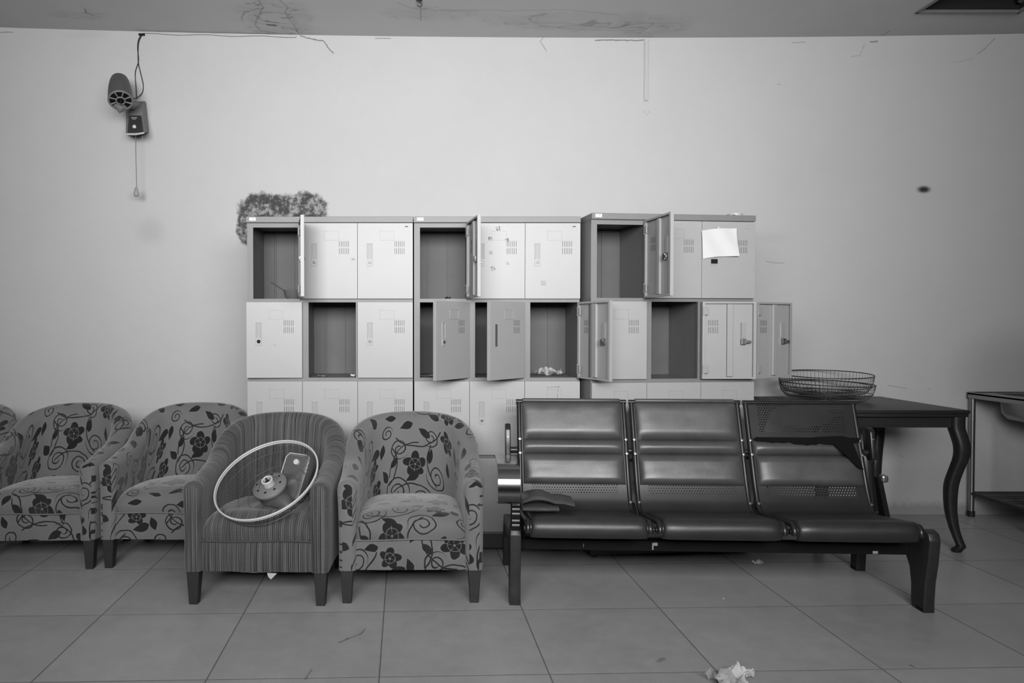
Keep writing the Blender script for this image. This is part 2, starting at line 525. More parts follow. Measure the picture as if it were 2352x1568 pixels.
def prism(bm, outline, d0, d1, axis='x', mtx=None):
    """outline in the plane across the axis, extruded along it"""
    def P(a, b, d):
        co = {'x': Vector((d, a, b)), 'y': Vector((a, d, b)), 'z': Vector((a, b, d))}[axis]
        return mtx @ co if mtx is not None else co
    A_ = [bm.verts.new(P(a, b, d0)) for a, b in outline]; B_ = [bm.verts.new(P(a, b, d1)) for a, b in outline]
    n = len(outline)
    for i in range(n): bm.faces.new((A_[i], A_[(i + 1) % n], B_[(i + 1) % n], B_[i]))
    bm.faces.new(A_[::-1]); bm.faces.new(B_)
    return bm


def bevel_all(bm, off, seg=2, ang=30):
    bmesh.ops.recalc_face_normals(bm, faces=bm.faces[:])
    es = [e for e in bm.edges if len(e.link_faces) == 2 and e.calc_face_angle(0) > R(ang)]
    bmesh.ops.bevel(bm, geom=es, offset=off, segments=seg, affect='EDGES', profile=0.5, clamp_overlap=True)
    return bm


def spline(pts, n=6):
    """Catmull-Rom through the points"""
    P = [Vector(p) for p in pts]; out = []
    for i in range(len(P) - 1):
        p0 = P[max(i - 1, 0)]; p1 = P[i]; p2 = P[i + 1]; p3 = P[min(i + 2, len(P) - 1)]
        for k in range(n):
            t = k / n
            out.append(0.5 * ((2 * p1) + (p2 - p0) * t + (2 * p0 - 5 * p1 + 4 * p2 - p3) * t * t + (3 * p1 - p0 - 3 * p2 + p3) * t * t * t))
    out.append(P[-1]); return out


def solid(bm, th):
    bmesh.ops.recalc_face_normals(bm, faces=bm.faces[:]); bm.normal_update()
    bmesh.ops.solidify(bm, geom=bm.faces[:], thickness=th)


def sm(a, b, x):
    t = min(1, max(0, (x - a) / (b - a))); return t * t * (3 - 2 * t)


# ------------------------------------------------------------------ the room
def ceil_z(x): return 3.100 + 0.0040 * (max(-3.2, min(4.2, x)) - 1.3) ** 2


HC = G(2103, 26, 3.118)
HX0, HX1, HY0, HY1 = HC.x, HC.x + 0.62, HC.y - 0.62, HC.y
struct('floor', B(LEFT_X, RIGHT_X, FRONT_Y, WALL_Y + 0.1, -0.1, 0), MAT['floor'])
struct('wall_back', B(LEFT_X - .1, RIGHT_X + .1, WALL_Y, WALL_Y + 0.12, -0.1, 3.5), MAT['wall'])
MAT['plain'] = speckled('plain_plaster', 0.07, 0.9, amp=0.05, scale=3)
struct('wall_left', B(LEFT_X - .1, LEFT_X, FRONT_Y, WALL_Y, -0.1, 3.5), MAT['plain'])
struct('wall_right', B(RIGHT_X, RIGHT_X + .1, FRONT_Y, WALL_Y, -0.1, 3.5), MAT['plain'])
bm = bmesh.new()
xs = sorted([LEFT_X, RIGHT_X] + [w[0] for w in WINDOWS] + [w[1] for w in WINDOWS])
for a, b in zip(xs, xs[1:]):
    hole = any(abs(a - w[0]) < 1e-6 for w in WINDOWS)
    if hole: box(bm, a, b, FRONT_Y - .1, FRONT_Y, -.1, 1.5); box(bm, a, b, FRONT_Y - .1, FRONT_Y, 2.75, 3.5)
    else: box(bm, a, b, FRONT_Y - .1, FRONT_Y, -.1, 3.5)
struct('wall_front', bm, MAT['plain'])
for i, (x0, x1, z0, z1) in enumerate(WINDOWS):
    bm = bmesh.new()
    for a, b in ((x0, x0 + .05), (x0 * .667 + x1 * .333 - .025, x0 * .667 + x1 * .333 + .025), (x0 * .333 + x1 * .667 - .025, x0 * .333 + x1 * .667 + .025), (x1 - .05, x1)): box(bm, a, b, FRONT_Y - .06, FRONT_Y - .01, z0, z1)
    box(bm, x0, x1, FRONT_Y - .06, FRONT_Y - .01, z0, z0 + .05); box(bm, x0, x1, FRONT_Y - .06, FRONT_Y - .01, z1 - .05, z1)
    struct('window_%d' % (i + 1), bm, MAT['ivory'])
# ceiling with the hatch opening
bm = bmesh.new()
gx = sorted(set([LEFT_X + i * (HX0 - LEFT_X) / 26 for i in range(27)] + [HX0, HX1] + [HX1 + i * (RIGHT_X - HX1) / 6 for i in range(7)]))
gy = [FRONT_Y, 0.5, 2.0, HY0, HY1, WALL_Y]
V = {}
for i, x in enumerate(gx):
    for j, y in enumerate(gy):
        V[i, j] = bm.verts.new((x, y, ceil_z(x)))
for i in range(len(gx) - 1):
    for j in range(len(gy) - 1):
        cx, cy = (gx[i] + gx[i + 1]) / 2, (gy[j] + gy[j + 1]) / 2
        if HX0 < cx < HX1 and HY0 < cy < HY1: continue
        bm.faces.new((V[i, j], V[i + 1, j], V[i + 1, j + 1], V[i, j + 1]))
struct('ceiling', bm, MAT['ceiling'], smooth=180)
hz = ceil_z(HX0)
bm = bmesh.new()
t = 0.016
for a in ((HX0 - .005, HX0 + t, HY0, HY1 + .005), (HX1 - t, HX1 + .005, HY0, HY1 + .005), (HX0, HX1, HY1 - t, HY1 + .005), (HX0, HX1, HY0 - .005, HY0 + t)):
    box(bm, a[0], a[1], a[2], a[3], hz - 0.006, hz + .012, 0.002)
h = thing('ceiling_hatch', 'open square hatch in the ceiling, black inside', 'hatch', (0, 0, 0))
obj('hatch_frame', bm, MAT['frame'], h)
bm = bmesh.new()
for a in ((HX0 - .02, HX0, HY0, HY1), (HX1, HX1 + .02, HY0, HY1), (HX0, HX1, HY1, HY1 + .02), (HX0, HX1, HY0 - .02, HY0)):
    box(bm, a[0], a[1], a[2], a[3], hz + .004, hz + .5)
box(bm, HX0, HX1, HY0, HY1, hz + .5, hz + .52)
obj('shaft', bm, MAT['void'], h)
bm = bmesh.new()
tube(bm, [(HX1 - .03, HY1 - .05, hz + .05), (HX1 - .16, HY1 - .3, hz + .12)], 0.018, 10)
obj('pipe', bm, MAT['greyplastic'], h, 60)

# cable run, trunking, hook
bm = bmesh.new()
pts = []
for px in range(330, 705, 25):
    v = W(px, 90, WALL_Y - .012); pts.append((v.x, WALL_Y - .010, ceil_z(v.x) - 0.012 - 0.004 * math.sin(px * .05)))
tube(bm, pts, 0.006, 8)
tag(obj('cable', bm, MAT['ivory'], None, 60), 'thin white cable running along the top edge of the wall', 'cable')
a = W(1479, 96, WALL_Y); b = W(1489, 232, WALL_Y)
tr = thing('cable_trunking', 'short vertical strip of painted cable trunking below the ceiling', 'trunking', (0, 0, 0))
bm = bmesh.new(); box(bm, a.x, b.x, WALL_Y - .009, WALL_Y, b.z, a.z + .015, 0.002); obj('channel', bm, MAT['painted_trunk'], tr)
bm = bmesh.new(); box(bm, a.x + .006, b.x - .006, WALL_Y - .012, WALL_Y - .008, b.z + .003, a.z + .0, 0.001); obj('cover', bm, MAT['painted_trunk'], tr)
v = G(963, 3, 3.1)
hk = thing('ceiling_hook', 'small black hook with a dangling thread on the ceiling', 'hook', (v.x, v.y, ceil_z(v.x)))
bm = bmesh.new(); lathe(bm, [(0.018, 0.0), (0.018, -0.006), (0.008, -0.010)], 16); obj('hook_plate', bm, MAT['darkplastic'], hk)
bm = bmesh.new(); tube(bm, spline([(0, 0, -.008), (0.012, 0, -.02), (0.014, 0, -.032), (0, 0, -.038), (-.012, 0, -.03)], 5), .003, 6); obj('hook_wire', bm, MAT['darkplastic'], hk)
bm = bmesh.new(); tube(bm, [(0.008, 0, -.036), (0.009, 0, -.12)], .0012, 5); obj('thread', bm, MAT['darkplastic'], hk)

# ------------------------------------------------------------------ lockers
ROWS = [(1.380, 1.787), (0.952, 1.361), (0.533, 0.933), (0.115, 0.515)]
UW, UD = 0.898, 0.38


def make_door(parent, col, row, ang, style='plain', w=0.2975):
    z0, z1 = ROWS[row]; h_ = z1 - z0; hx = 0.001 + (col + 1) * (UW / 3) - 0.001
    bm = bmesh.new(); tk = 0.018
    # skin, four flanges, inner stiffener
    box(bm, -w, 0, 0, 0.0016, 0, h_, 0.0006, seg=1)
    for a in ((-w, -w + .002, 0.0016, tk, 0, h_), (-.002, 0, 0.0016, tk, 0, h_), (-w + .002, -.002, 0.0016, tk, 0, .002), (-w + .002, -.002, 0.0016, tk, h_ - .002, h_)):
        box(bm, *a)
    for a in ((-w + .002, -w + .016, tk - .002, tk, .002, h_ - .002), (-.014, -.002, tk - .002, tk, .002, h_ - .002),
              (-w + .016, -.014, tk - .002, tk, .002, .010), (-w + .016, -.014, tk - .002, tk, h_ - .010, h_ - .002)):
        box(bm, *a)
    box(bm, -w * 0.52 - .016, -w * 0.52 + .016, 0.0016, tk - .003, .012, h_ - .012, 0.002, seg=1)
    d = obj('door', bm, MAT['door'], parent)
    d.location = (hx, -tk, z0); d.rotation_euler = (0, 0, R(ang))
    if style in ('sag',): d.rotation_euler = (0, R(-0.8), R(ang))
    # vent slots go right through
    bm = bmesh.new()
    for k in range(6):
        for (a, b) in ((.097, .127), (.135, .167)):
            x = -w + .200 + k * .0098
            box(bm, x, x + .0022, -.0006, .0024, h_ - b, h_ - a)
    obj('vent', bm, MAT['slot'], d)
    # name holder
    bm = bmesh.new()
    x0, x1, a, b = -w + .12, -w + .197, h_ - .092, h_ - .042
    for q in ((x0, x1, b - .0016, b), (x0, x1, a, a + .0012), (x0, x0 + .0012, a, b), (x1 - .0012, x1, a, b)):
        box(bm, q[0], q[1], -.0022, 0, q[2], q[3])
    obj('name_holder', bm, MAT['door' if style != 'holder' else 'recess'], d)
    # recessed handle
    if style == 'slot':
        bm = B(-w + .045, -w + .062, -.001, .003, h_ - .235, h_ - .12); obj('handle_slot', bm, MAT['recess_dark'], d)
    else:
        bm = bmesh.new()
        x0, x1, a, b = -w + .050, -w + .080, h_ - .232, h_ - .108
        for q in ((x0, x1, b - .005, b), (x0, x1, a, a + .04), (x0, x0 + .004, a + .04, b - .005), (x1 - .004, x1, a + .04, b - .005)):
            box(bm, q[0], q[1], -.0028, .004, q[2], q[3], 0.001, seg=1)
        obj('handle', bm, MAT['door'], d)
        bm = B(x0 + .004, x1 - .004, -.0006, .010, a + .04, b - .005); obj('handle_recess', bm, MAT['recess'], d)
        mt = Matrix.Translation((x0 + .016, -.003, a + .02)) @ Matrix.Rotation(R(90), 4, 'X')
        bm = bmesh.new(); lathe(bm, [(.008, -.001), (.008, .003), (.0055, .004), (.0055, .002)], 16, mt)
        lk = obj('lock', bm, MAT['metal'] if style != 'blacklock' else MAT['black'], d)
        bm = bmesh.new(); mt2 = Matrix.Translation((x0 + .016, -.0045, a + .02)) @ Matrix.Rotation(R(90), 4, 'X')
        lathe(bm, [(.003, 0), (.003, .0016)], 10, mt2); 
        if style == 'blacklock':
            lathe(bm, [(.010, 0), (.010, .0012)], 14, mt2)
        obj('keyhole', bm, MAT['black'], d)
        # latch behind
        bm = bmesh.new()
        box(bm, x0 + .004, x0 + .030, .004, .022, a + .005, a + .035, .002); box(bm, x0 - .02, x0 + .01, .022, .026, a + .012, a + .026, .001)
        obj('latch', bm, MAT['metal'], d)
    for zc in (0.05, h_ - .05):
        bm = bmesh.new()
        box(bm, -.030, -.004, .014, .022, zc - .020, zc + .020, .001, seg=1)
        tube(bm, [(-.004, .019, zc - .024), (-.004, .019, zc + .024)], .0035, 8)
        obj('hinge', bm, MAT['recess'], d)
    for zc in (0.012, h_ - .012):
        pass
    return d


def make_locker(label, loc, rz, doors):
    t_ = thing('locker_cabinet', label, 'locker', loc, rz, 'metal locker cabinets against the wall')
    bm = bmesh.new(); th = 0.008
    box(bm, 0, th, .0008, UD, .115, 1.79); box(bm, UW - th, UW, .0008, UD, .115, 1.79)
    for i in (1, 2):
        x = i * UW / 3
        box(bm, x - .004, x + .004, .012, UD - .004, .115, 1.79)
    for k in range(3):
        a, b = ROWS[k][0], ROWS[k + 1][1]
        box(bm, 0, UW, -.0004, .014, b, a); box(bm, th, UW - th, .012, UD - .004, a - .006, a)
    box(bm, 0, UW, -.0004, .014, .10, .118); box(bm, th, UW - th, .01, UD - .004, .10, .115)
    # front stiles round the openings
    for c in range(3):
        x0 = c * UW / 3; x1 = (c + 1) * UW / 3
        for (z0, z1) in ROWS:
            box(bm, x0 + .0002, x0 + .032, .0, .016, z0, z1); box(bm, x1 - .010, x1 - .0002, .0, .016, z0, z1)
    box(bm, 0, UW, -.0006, .013, 1.7655, 1.7899)
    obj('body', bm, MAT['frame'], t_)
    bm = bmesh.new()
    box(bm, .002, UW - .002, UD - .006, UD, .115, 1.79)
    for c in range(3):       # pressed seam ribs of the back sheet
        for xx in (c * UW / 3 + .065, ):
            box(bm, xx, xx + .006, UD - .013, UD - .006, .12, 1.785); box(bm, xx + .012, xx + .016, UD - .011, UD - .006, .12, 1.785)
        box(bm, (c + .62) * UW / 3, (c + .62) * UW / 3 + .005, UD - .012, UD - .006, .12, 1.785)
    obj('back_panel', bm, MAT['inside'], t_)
    obj('top_panel', B(-.002, UW + .002, -.020, UD, 1.79, 1.822, .002), MAT['frame'], t_)
    obj('plinth', B(.004, UW - .004, .004, UD - .004, .02, .10), MAT['plinth'], t_)
    for xx in (.04, UW - .04):
        for yy in (.05, UD - .05):
            bm = bmesh.new(); lathe(bm, [(.016, 0), (.016, .02)], 14, Matrix.Translation((xx, yy, 0))); obj('foot', bm, MAT['rubber'], t_)
    # number sticker on the cap
    obj('number_sticker', B(.016, .052, -.0212, -.019, 1.799, 1.817, .0006), MAT['white'], t_)
    bm = bmesh.new(); tube(bm, [(.036, -.0216, 1.811), (.042, -.0216, 1.811), (.038, -.0216, 1.806)], .0008, 5); obj('printed_mark', bm, MAT['greyplastic'], t_)
    out = {}
    for (r, c), spec in doors.items():
        if spec is None: continue
        out[r, c] = make_door(t_, c, r, *spec)
    return t_, out


def doors_default(): return {(r, c): (0.0,) for r in range(4) for c in range(3)}


LY = 4.02
d1 = doors_default()
d1[0, 0] = (102,); d1[1, 0] = (3.5, 'blacklock'); d1[1, 1] = None; d1[0, 1] = (0, 'plain')
lk1, D1 = make_locker('metal locker cabinet below the dark mould patch, leftmost of the three, a bowl inside', ((570 - PX) / 421.5, LY, 0), 0.0, d1)
d2 = doors_default()
d2[0, 0] = (98,); d2[1, 0] = (52, ); d2[1, 1] = (46, 'slot'); d2[1, 2] = (111,)
lk2, D2 = make_locker('middle metal locker cabinet with torn stickers on its top centre door', ((571 - PX) / 421.5 + UW + .004, LY, 0), 0.0, d2)
d3 = doors_default()
d3[0, 0] = (92,); d3[1, 1] = (175, 'plain', .288); d3[1, 2] = (204,)
lk3, D3 = make_locker('metal locker cabinet turned slightly, paper sheet on its top right door, beside the table', (0.850, 3.888, 0), R(6.1), d3)

# stickers and marks on doors
def door_patch(door, u0, u1, v0, v1, mat, name='sticker', y=-.0012, rot=0):
    """u from the free edge, v down from the top edge of the door"""
    w = 0.2975; h_ = 0.407
    bm = bmesh.new()
    cx, cz = -w + (u0 + u1) / 2, h_ - (v0 + v1) / 2
    mt = Matrix.Translation((cx, 0, cz)) @ Matrix.Rotation(R(rot), 4, 'Y')
    box(bm, -(u1 - u0) / 2, (u1 - u0) / 2, y, 0, -(v1 - v0) / 2, (v1 - v0) / 2, 0.0003, mt, 1)
    return obj(name, bm, mat, door)


m = M('scraped_sticker', 0.3, 0.7)
_n = m.noise(m.objvec(), 90, 4, 0.7); m.color(0.12 + _n.step(0.4, 0.6) * 0.55); MAT['scrap'] = m.m
MAT['faint'] = M('glue_residue', 0.52, 0.8).m
sd = D2[0, 1]
for u, v, s, mt_ in ((.012, .02, .026, 'scrap'), (.142, .018, .022, 'scrap'), (.10, .075, .02, 'scrap'), (.19, .082, .022, 'scrap'),
                     (.035, .155, .022, 'scrap'), (.105, .15, .018, 'faint'), (.115, .232, .022, 'scrap'), (.198, .21, .014, 'faint'), (.01, .315, .034, 'faint')):
    door_patch(sd, u, u + s, v, v + s, MAT[mt_], rot=random.uniform(-18, 18))
door_patch(D2[0, 2], .085, .112, .31, .336, MAT['faint'])
door_patch(D1[0, 1], .262, .284, .188, .200, MAT['scrap'])
door_patch(D1[1, 0], .145, .155, .225, .235, MAT['faint'])
for dd in (D1[0, 2], D2[0, 2]):
    door_patch(dd, .255, .272, .016, .021, MAT['slot'], 'badge')
# oval badge with a raised rim on the top right door
bm = bmesh.new()
tube(bm, [(-.2975 + .262 + .020 * math.cos(t), -.0012, .407 - .026 + .011 * math.sin(t)) for t in [2 * math.pi * k / 28 for k in range(28)]], .0011, 5, True)
box(bm, -.2975 + .256, -.2975 + .270, -.0012, 0, .407 - .021, .407 - .017)
obj('badge', bm, MAT['faint'], D3[0, 2])
door_patch(D3[0, 2], .050, .082, .200, .223, MAT['black'], 'tape', -.0110)
# streak of paint lost below a bent name holder in the third row
bm = bmesh.new()
tube(bm, [(-.2975 + .185, -.0012, .40 - .02), (-.2975 + .178, -.0012, .40 - .05), (-.2975 + .176, -.0012, .40 - .09)], .0014, 5)
tube(bm, [(-.2975 + .12, -.0012, .40 - .034), (-.2975 + .18, -.0012, .40 - .028)], .0010, 5)
obj('bent_holder', bm, MAT['scrap'], D2[2, 2])

# paper sheet taped over the door
bpy.context.view_layer.update()
cz7, sz7 = math.cos(R(6.1)), math.sin(R(6.1))
def u3(x, y, z): return Vector((0.850 + x * cz7 - y * sz7, 3.888 + x * sz7 + y * cz7, z))
ps = thing('paper_sheet', 'blank white sheet of paper taped over the top right locker door', 'paper', u3(.60, -.022, 1.60), R(6.1))
bm = bmesh.new(); nx_, nz_ = 16, 12
grid = []
for j in range(nz_ + 1):
    rowv = []
    for i in range(nx_ + 1):
        u, v = i / nx_, j / nz_
        x = -.008 + .195 * u + .010 * (1 - v); z = -.012 + .148 * v + .018 * (u - .0) * 1
        z += -.010 * math.sin(math.pi * u) * v if False else 0
        rowv.append(bm.verts.new((x, -.003 - .006 * math.sin(u * 5 + v * 2) ** 2 - .012 * (u * (1 - v)) ** 2, z + .004 * math.sin(u * 4))))
    grid.append(rowv)
for j in range(nz_):
    for i in range(nx_): bm.faces.new((grid[j][i], grid[j][i + 1], grid[j + 1][i + 1], grid[j + 1][i]))
solid(bm, 0.0004)
obj('sheet', bm, MAT['white'], ps, 60)
obj('adhesive_tape', B(.078, .092, -.0045, -.001, .128, .158), MAT['label'], ps)

# plastic tub on top of the third cabinet
p = W(1688, 492, 4.12)
bm = bmesh.new(); lathe(bm, [(.033, 0), (.036, .004), (.039, .026), (.041, .027), (.041, .031), (.038, .031), (.034, .006), (.0, .006)], 32, cap1=False)
tub = obj('plastic_tub', bm, MAT['ivory'], None, 50, loc=(p.x, p.y, 1.822)); tag(tub, 'small round white plastic tub on top of the right locker cabinet', 'tub')
bm = bmesh.new()
for k, (x, y, z) in enumerate(((-.05, 0, 0), (-.02, 0, .004), (0, 0, .009))): pass
tube(bm, [(-.06, 0, .001), (-.03, 0, .003), (-.008, 0, .008), (0, .005, .010)], [.001, .002, .002, .001], 5)
tw = obj('dark_twig', bm, MAT['darkplastic'], None, loc=(p.x - .045, p.y - .12, 1.8225)); tag(tw, 'thin dark scrap lying beside the white tub on the locker', 'scrap')

# bowl and spoon in the first locker
bx = lk1.location.x
bm = bmesh.new()
lathe(bm, [(.028, 0), (.030, .004), (.045, .012), (.056, .05), (.058, .052), (.055, .052), (.044, .016), (.0, .010)], 36, cap1=False)
bowl = thing('food_bowl', 'small pale bowl with a spoon standing inside the top left locker', 'bowl', (bx + .226, LY + .13, 1.381))
obj('bowl_body', bm, MAT['midplastic'], bowl, 50)
sp = thing('spoon', 'dark handled spoon leaning out of the small bowl in the locker', 'spoon', (bx + .226, LY + .13, 1.381))
bm = bmesh.new(); tube(bm, [(-.010, 0, .018), (-.056, -.002, .052), (-.125, -.004, .098)], [.0022, .003, .0036], 8); obj('handle', bm, MAT['darkplastic'], sp, 60)
bm = bmesh.new(); box(bm, -.012, .018, -.010, .010, .012, .016, .0018); obj('spoon_head', bm, MAT['metal'], sp)


def crumple(name, loc, sx, sy, hgt, mat, label, cat, seed=0, n=14, rz=0.0, fold=1.0):
    bm = bmesh.new(); g = []
    for j in range(n + 1):
        r_ = []
        for i in range(n + 1):
            u, v = i / n - .5, j / n - .5
            q = Vector((u * 2.5 * fold + seed, v * 2.5 * fold, seed * 1.7))
            z = (abs(noise.noise(q)) * 1.6 + abs(noise.noise(q * 2.6)) * .6) * hgt
            rr = 1 + .28 * noise.noise(Vector((math.atan2(v, u) * 1.2, seed, 0)))
            r_.append(bm.verts.new((u * sx * rr + noise.noise(q * 1.5) * sx * .12, v * sy * rr + noise.noise(q * 1.5 + Vector((9, 0, 0))) * sy * .12, z + .0006)))
        g.append(r_)
    for j in range(n):
        for i in range(n): bm.faces.new((g[j][i], g[j][i + 1], g[j + 1][i + 1], g[j + 1][i]))
    solid(bm, 0.0004)
    mz = min(v.co.z for v in bm.verts)
    for v in bm.verts: v.co.z -= mz
    o = obj(name, bm, mat, None, 35, loc=loc, rz=rz); tag(o, label, cat); return o


bx2 = lk2.location.x
crumple('plastic_bag', (bx2 + .755, LY + .16, .953), .15, .10, .055, MAT['clear'], 'crumpled clear plastic bag inside the open locker of the middle cabinet', 'bag', 3)
crumple('paper_scrap', (bx + .565, LY + .045, .953), .022, .018, .012, MAT['white'], 'tiny white paper scrap on the shelf of the doorless locker', 'scrap', 5, 8)
crumple('paper_scrap', (bx + .39, LY + .10, .953), .05, .05, .006, MAT['recess'], 'grey crumbs of paper at the left of the doorless locker shelf', 'scrap', 6, 10)
crumple('paper_scrap', (bx2 + .06, LY + .06, .953), .10, .05, .010, MAT['midplastic'], 'flat wrapper in the locker behind the half open door', 'scrap', 8, 10)
crumple('dry_leaf', (bx2 + .185, LY + .05, 1.381), .030, .02, .012, MAT['darkplastic'], 'small dark dry leaf on the floor of the upper middle locker', 'leaf', 9, 8)

# ------------------------------------------------------------------ armchairs
def uvgrid_shell(bm, rings, uvs, closed_loop):
    """rings: list of vertex-coordinate loops; uvs: same shape"""
    lay = bm.loops.layers.uv.verify()
    V_ = [[bm.verts.new(c) for c in r] for r in rings]
    n = len(rings[0])
    for i in range(len(rings) - 1):
        for k in range(n if closed_loop else n - 1):
            k2 = (k + 1) % n
            f = bm.faces.new((V_[i][k], V_[i + 1][k], V_[i + 1][k2], V_[i][k2]))
            uu = [uvs[i][k], uvs[i + 1][k], uvs[i + 1][k + 1], uvs[i][k + 1]]
            for l, q in zip(f.loops, uu): l[lay].uv = q
    for idx, rev in ((0, True), (-1, False)):
        vs_ = V_[idx][::-1] if rev else V_[idx]
        f = bm.faces.new(vs_)
        for l in f.loops: l[lay].uv = (l.vert.co.x, l.vert.co.z)
    return bm


def chair_shell(seed=0.0):
    bm = bmesh.new()
    Wd, yf, yb = 0.280, -0.30, 0.05      # centreline half width, front, start of the round back
    ry = 0.245
    path = []
    n1 = 12
    for i in range(n1): path.append((-Wd, yf + (yb - yf) * i / n1))
    n2 = 36
    for i in range(n2 + 1):
        a = math.pi - math.pi * i / n2
        c, s = math.cos(a), math.sin(a)
        e = 0.78
        path.append((Wd * math.copysign(abs(c) ** e, c), yb + ry * (abs(s) ** e)))
    for i in range(1, n1 + 1): path.append((Wd, yb - (yb - yf) * i / n1))
    # ends rounded by extra stations
    N = len(path)
    L = [0.0]
    for a, b in zip(path, path[1:]): L.append(L[-1] + math.hypot(b[0] - a[0], b[1] - a[1]))
    tot = L[-1]
    stations = [(0, .55, .012), (0, .80, .004), (0, .95, .0)] + [(i, 1, None) for i in range(1, N - 1)] + [(N - 1, .95, .0), (N - 1, .80, .004), (N - 1, .55, .012)]
    rings = []; uvs = []
    for (i, sc, ex) in stations:
        x, y = path[i]
        a = path[max(i - 1, 0)]; b = path[min(i + 1, N - 1)]
        t_ = Vector((b[0] - a[0], b[1] - a[1])).normalized(); nrm = Vector((-t_.y, t_.x))   # pointing outward (left of travel)
        off = 0.0
        if ex is not None:
            off = {.55: 0.0, .80: .006, .95: .014}[sc]
            y = yf - .0 + off
            y -= 0.012
        bk = sm(0.0, 1.0, (y - (-0.12)) / (yb + ry - (-0.12)))
        q = max(0.0, (y + 0.30) / (yb + ry + .30))
        ztop = 0.548 + 0.045 * sm(0, .5, q) + 0.178 * sm(.42, 1.0, q)
        if abs(x) < .2 and y > yb: ztop += .012 * (1 - (x / .2) ** 2)
        zb = 0.150
        t2 = (0.042 + .010 * bk)
        hh = ztop - zb
        if sc < 1: t2 *= sc; ztop -= (1 - sc) * .03
        lean = 0.10 * bk
        prof = []
        # start outside bottom, go up, over and down inside
        for f in (0, .12, .35, .6, .8): prof.append((t2 * (1 - .06 * (1 - f)), zb + (ztop - t2 - zb) * f))
        for k in range(9):
            an = math.pi * k / 8
            prof.append((t2 * 1.06 * math.cos(an), ztop - t2 + t2 * math.sin(an)))
        for f in (.82, .6, .35, .15): prof.append((-t2 * (1.0 + .28 * math.sin(f * math.pi) * bk), zb + .10 + (ztop - t2 - zb - .10) * f))
        prof.append((-t2 * .9, zb))
        ring = []; uv = []; acc = 0.0; last = None
        # measure v from the top of the arm/back
        tops = prof[9]
        for (nn, z) in prof:
            if last is not None: acc += math.hypot(nn - last[0], z - last[1])
            last = (nn, z)
            xo = x + nrm.x * nn; yo = y + nrm.y * nn + lean * (z - .30) * (1 if z > .30 else 0)
            xo *= 1 + .03 * sm(.3, .6, z) * bk
            wob = .004 * noise.noise(Vector((xo * 5 + seed, yo * 5, z * 5)))
            ring.append((xo + nrm.x * wob, yo + nrm.y * wob, z))
            uv.append((L[i] + seed * .37, acc + seed * .21))
        acc += math.hypot(prof[0][0] - prof[-1][0], 0)
        uv.append((L[i] + seed * .37, acc + seed * .21))
        rings.append(ring); uvs.append(uv)
    uvgrid_shell(bm, rings, uvs, True)
    return bm


def padded(bm, x0, x1, y0, y1, z0, z1, crown=0.02, rnd=0.03, nx=18, ny=14, seed=0, bulge=.012, uvo=(0, 0)):
    """soft cushion: closed surface of cross sections along x"""
    rings = []; uvs = []
    for i in range(nx + 1):
        u = i / nx; x = x0 + (x1 - x0) * u
        e = 1 - abs(2 * u - 1) ** 6
        e = max(e, 0.0) ** .5
        inset = rnd * (1 - e)
        ya, yb_, za, zb_ = y0 + inset * .6, y1 - inset * .3, z0 + inset * .2, z1 - inset + crown * (1 - (2 * u - 1) ** 2)
        ring = []
        hz_ = zb_ - za
        pts = []
        for k in range(7):    # front face upward, bulging
            f = k / 6; a = math.pi * (f - .5)
            pts.append((ya - bulge * math.cos(a) * e + rnd * (.0 if f < .8 else (f - .8) * 1.2), za + (hz_ - rnd * .5) * f))
        for k in range(1, ny):
            f = k / ny
            pts.append((ya + rnd * .45 + (yb_ - ya - rnd * .45) * f, zb_ + crown * .9 * math.sin(math.pi * min(1, f * 1.05)) - .02 * f))
        pts.append((yb_, zb_ - .02)); pts.append((yb_, za)); pts.append((ya + .03, za))
        uv = []
        for (y, z) in pts:
            w_ = .004 * noise.noise(Vector((x * 7 + seed, y * 7, z * 7)))
            ring.append((x, y - w_, z + w_)); uv.append((x + uvo[0], (z + y * 1.0) + uvo[1]))
        uv.append(uv[0])
        rings.append(ring); uvs.append(uv)
    uvgrid_shell(bm, rings, uvs, True)
    return bm


def make_armchair(label, loc, rz, fabric, seed, group=None):
    t_ = thing('armchair', label, 'armchair', loc, rz, group)
    obj('back_and_arms', chair_shell(seed), fabric, t_, 50)
    bm = bmesh.new(); padded(bm, -.246, .246, -.305, .20, .285, .385, .016, .035, seed=seed, uvo=(seed * .3, seed * .7))
    obj('seat_cushion', bm, fabric, t_, 60)
    bm = bmesh.new(); padded(bm, -.252, .252, -.298, .22, .150, .290, .0, .006, ny=6, seed=seed + 3, bulge=.004, uvo=(seed * .4 + .1, seed * .5))
    obj('front_rail', bm, fabric, t_, 60)
    bm = bmesh.new()
    tube(bm, [(x, -.309 + .006 * abs(x), .287 + .003 * math.sin(x * 14 + seed)) for x in [(-.245 + .049 * k) for k in range(11)]], .0035, 6)
    obj('piping', bm, fabric, t_, 60)
    for sx in (-1, 1):
        for sy, yy in ((-1, -.272), (1, .20)):
            bm = bmesh.new()
            t0, t1 = .029, .019
            xc = sx * .283; xb = sx * (.283 - .0); dy = -.004 if sy < 0 else .03
            A_ = [bm.verts.new((xc + a * t0, yy + b * t0, .155)) for a, b in ((-1, -1), (1, -1), (1, 1), (-1, 1))]
            B_ = [bm.verts.new((xb + a * t1, yy + dy + b * t1, 0)) for a, b in ((-1, -1), (1, -1), (1, 1), (-1, 1))]
            for k in range(4): bm.faces.new((A_[k], A_[(k + 1) % 4], B_[(k + 1) % 4], B_[k]))
            bm.faces.new(A_); bm.faces.new(B_[::-1])
            bevel_all(bm, .002, 1)
            obj('leg', bm, MAT['darkwood'], t_)
    return t_


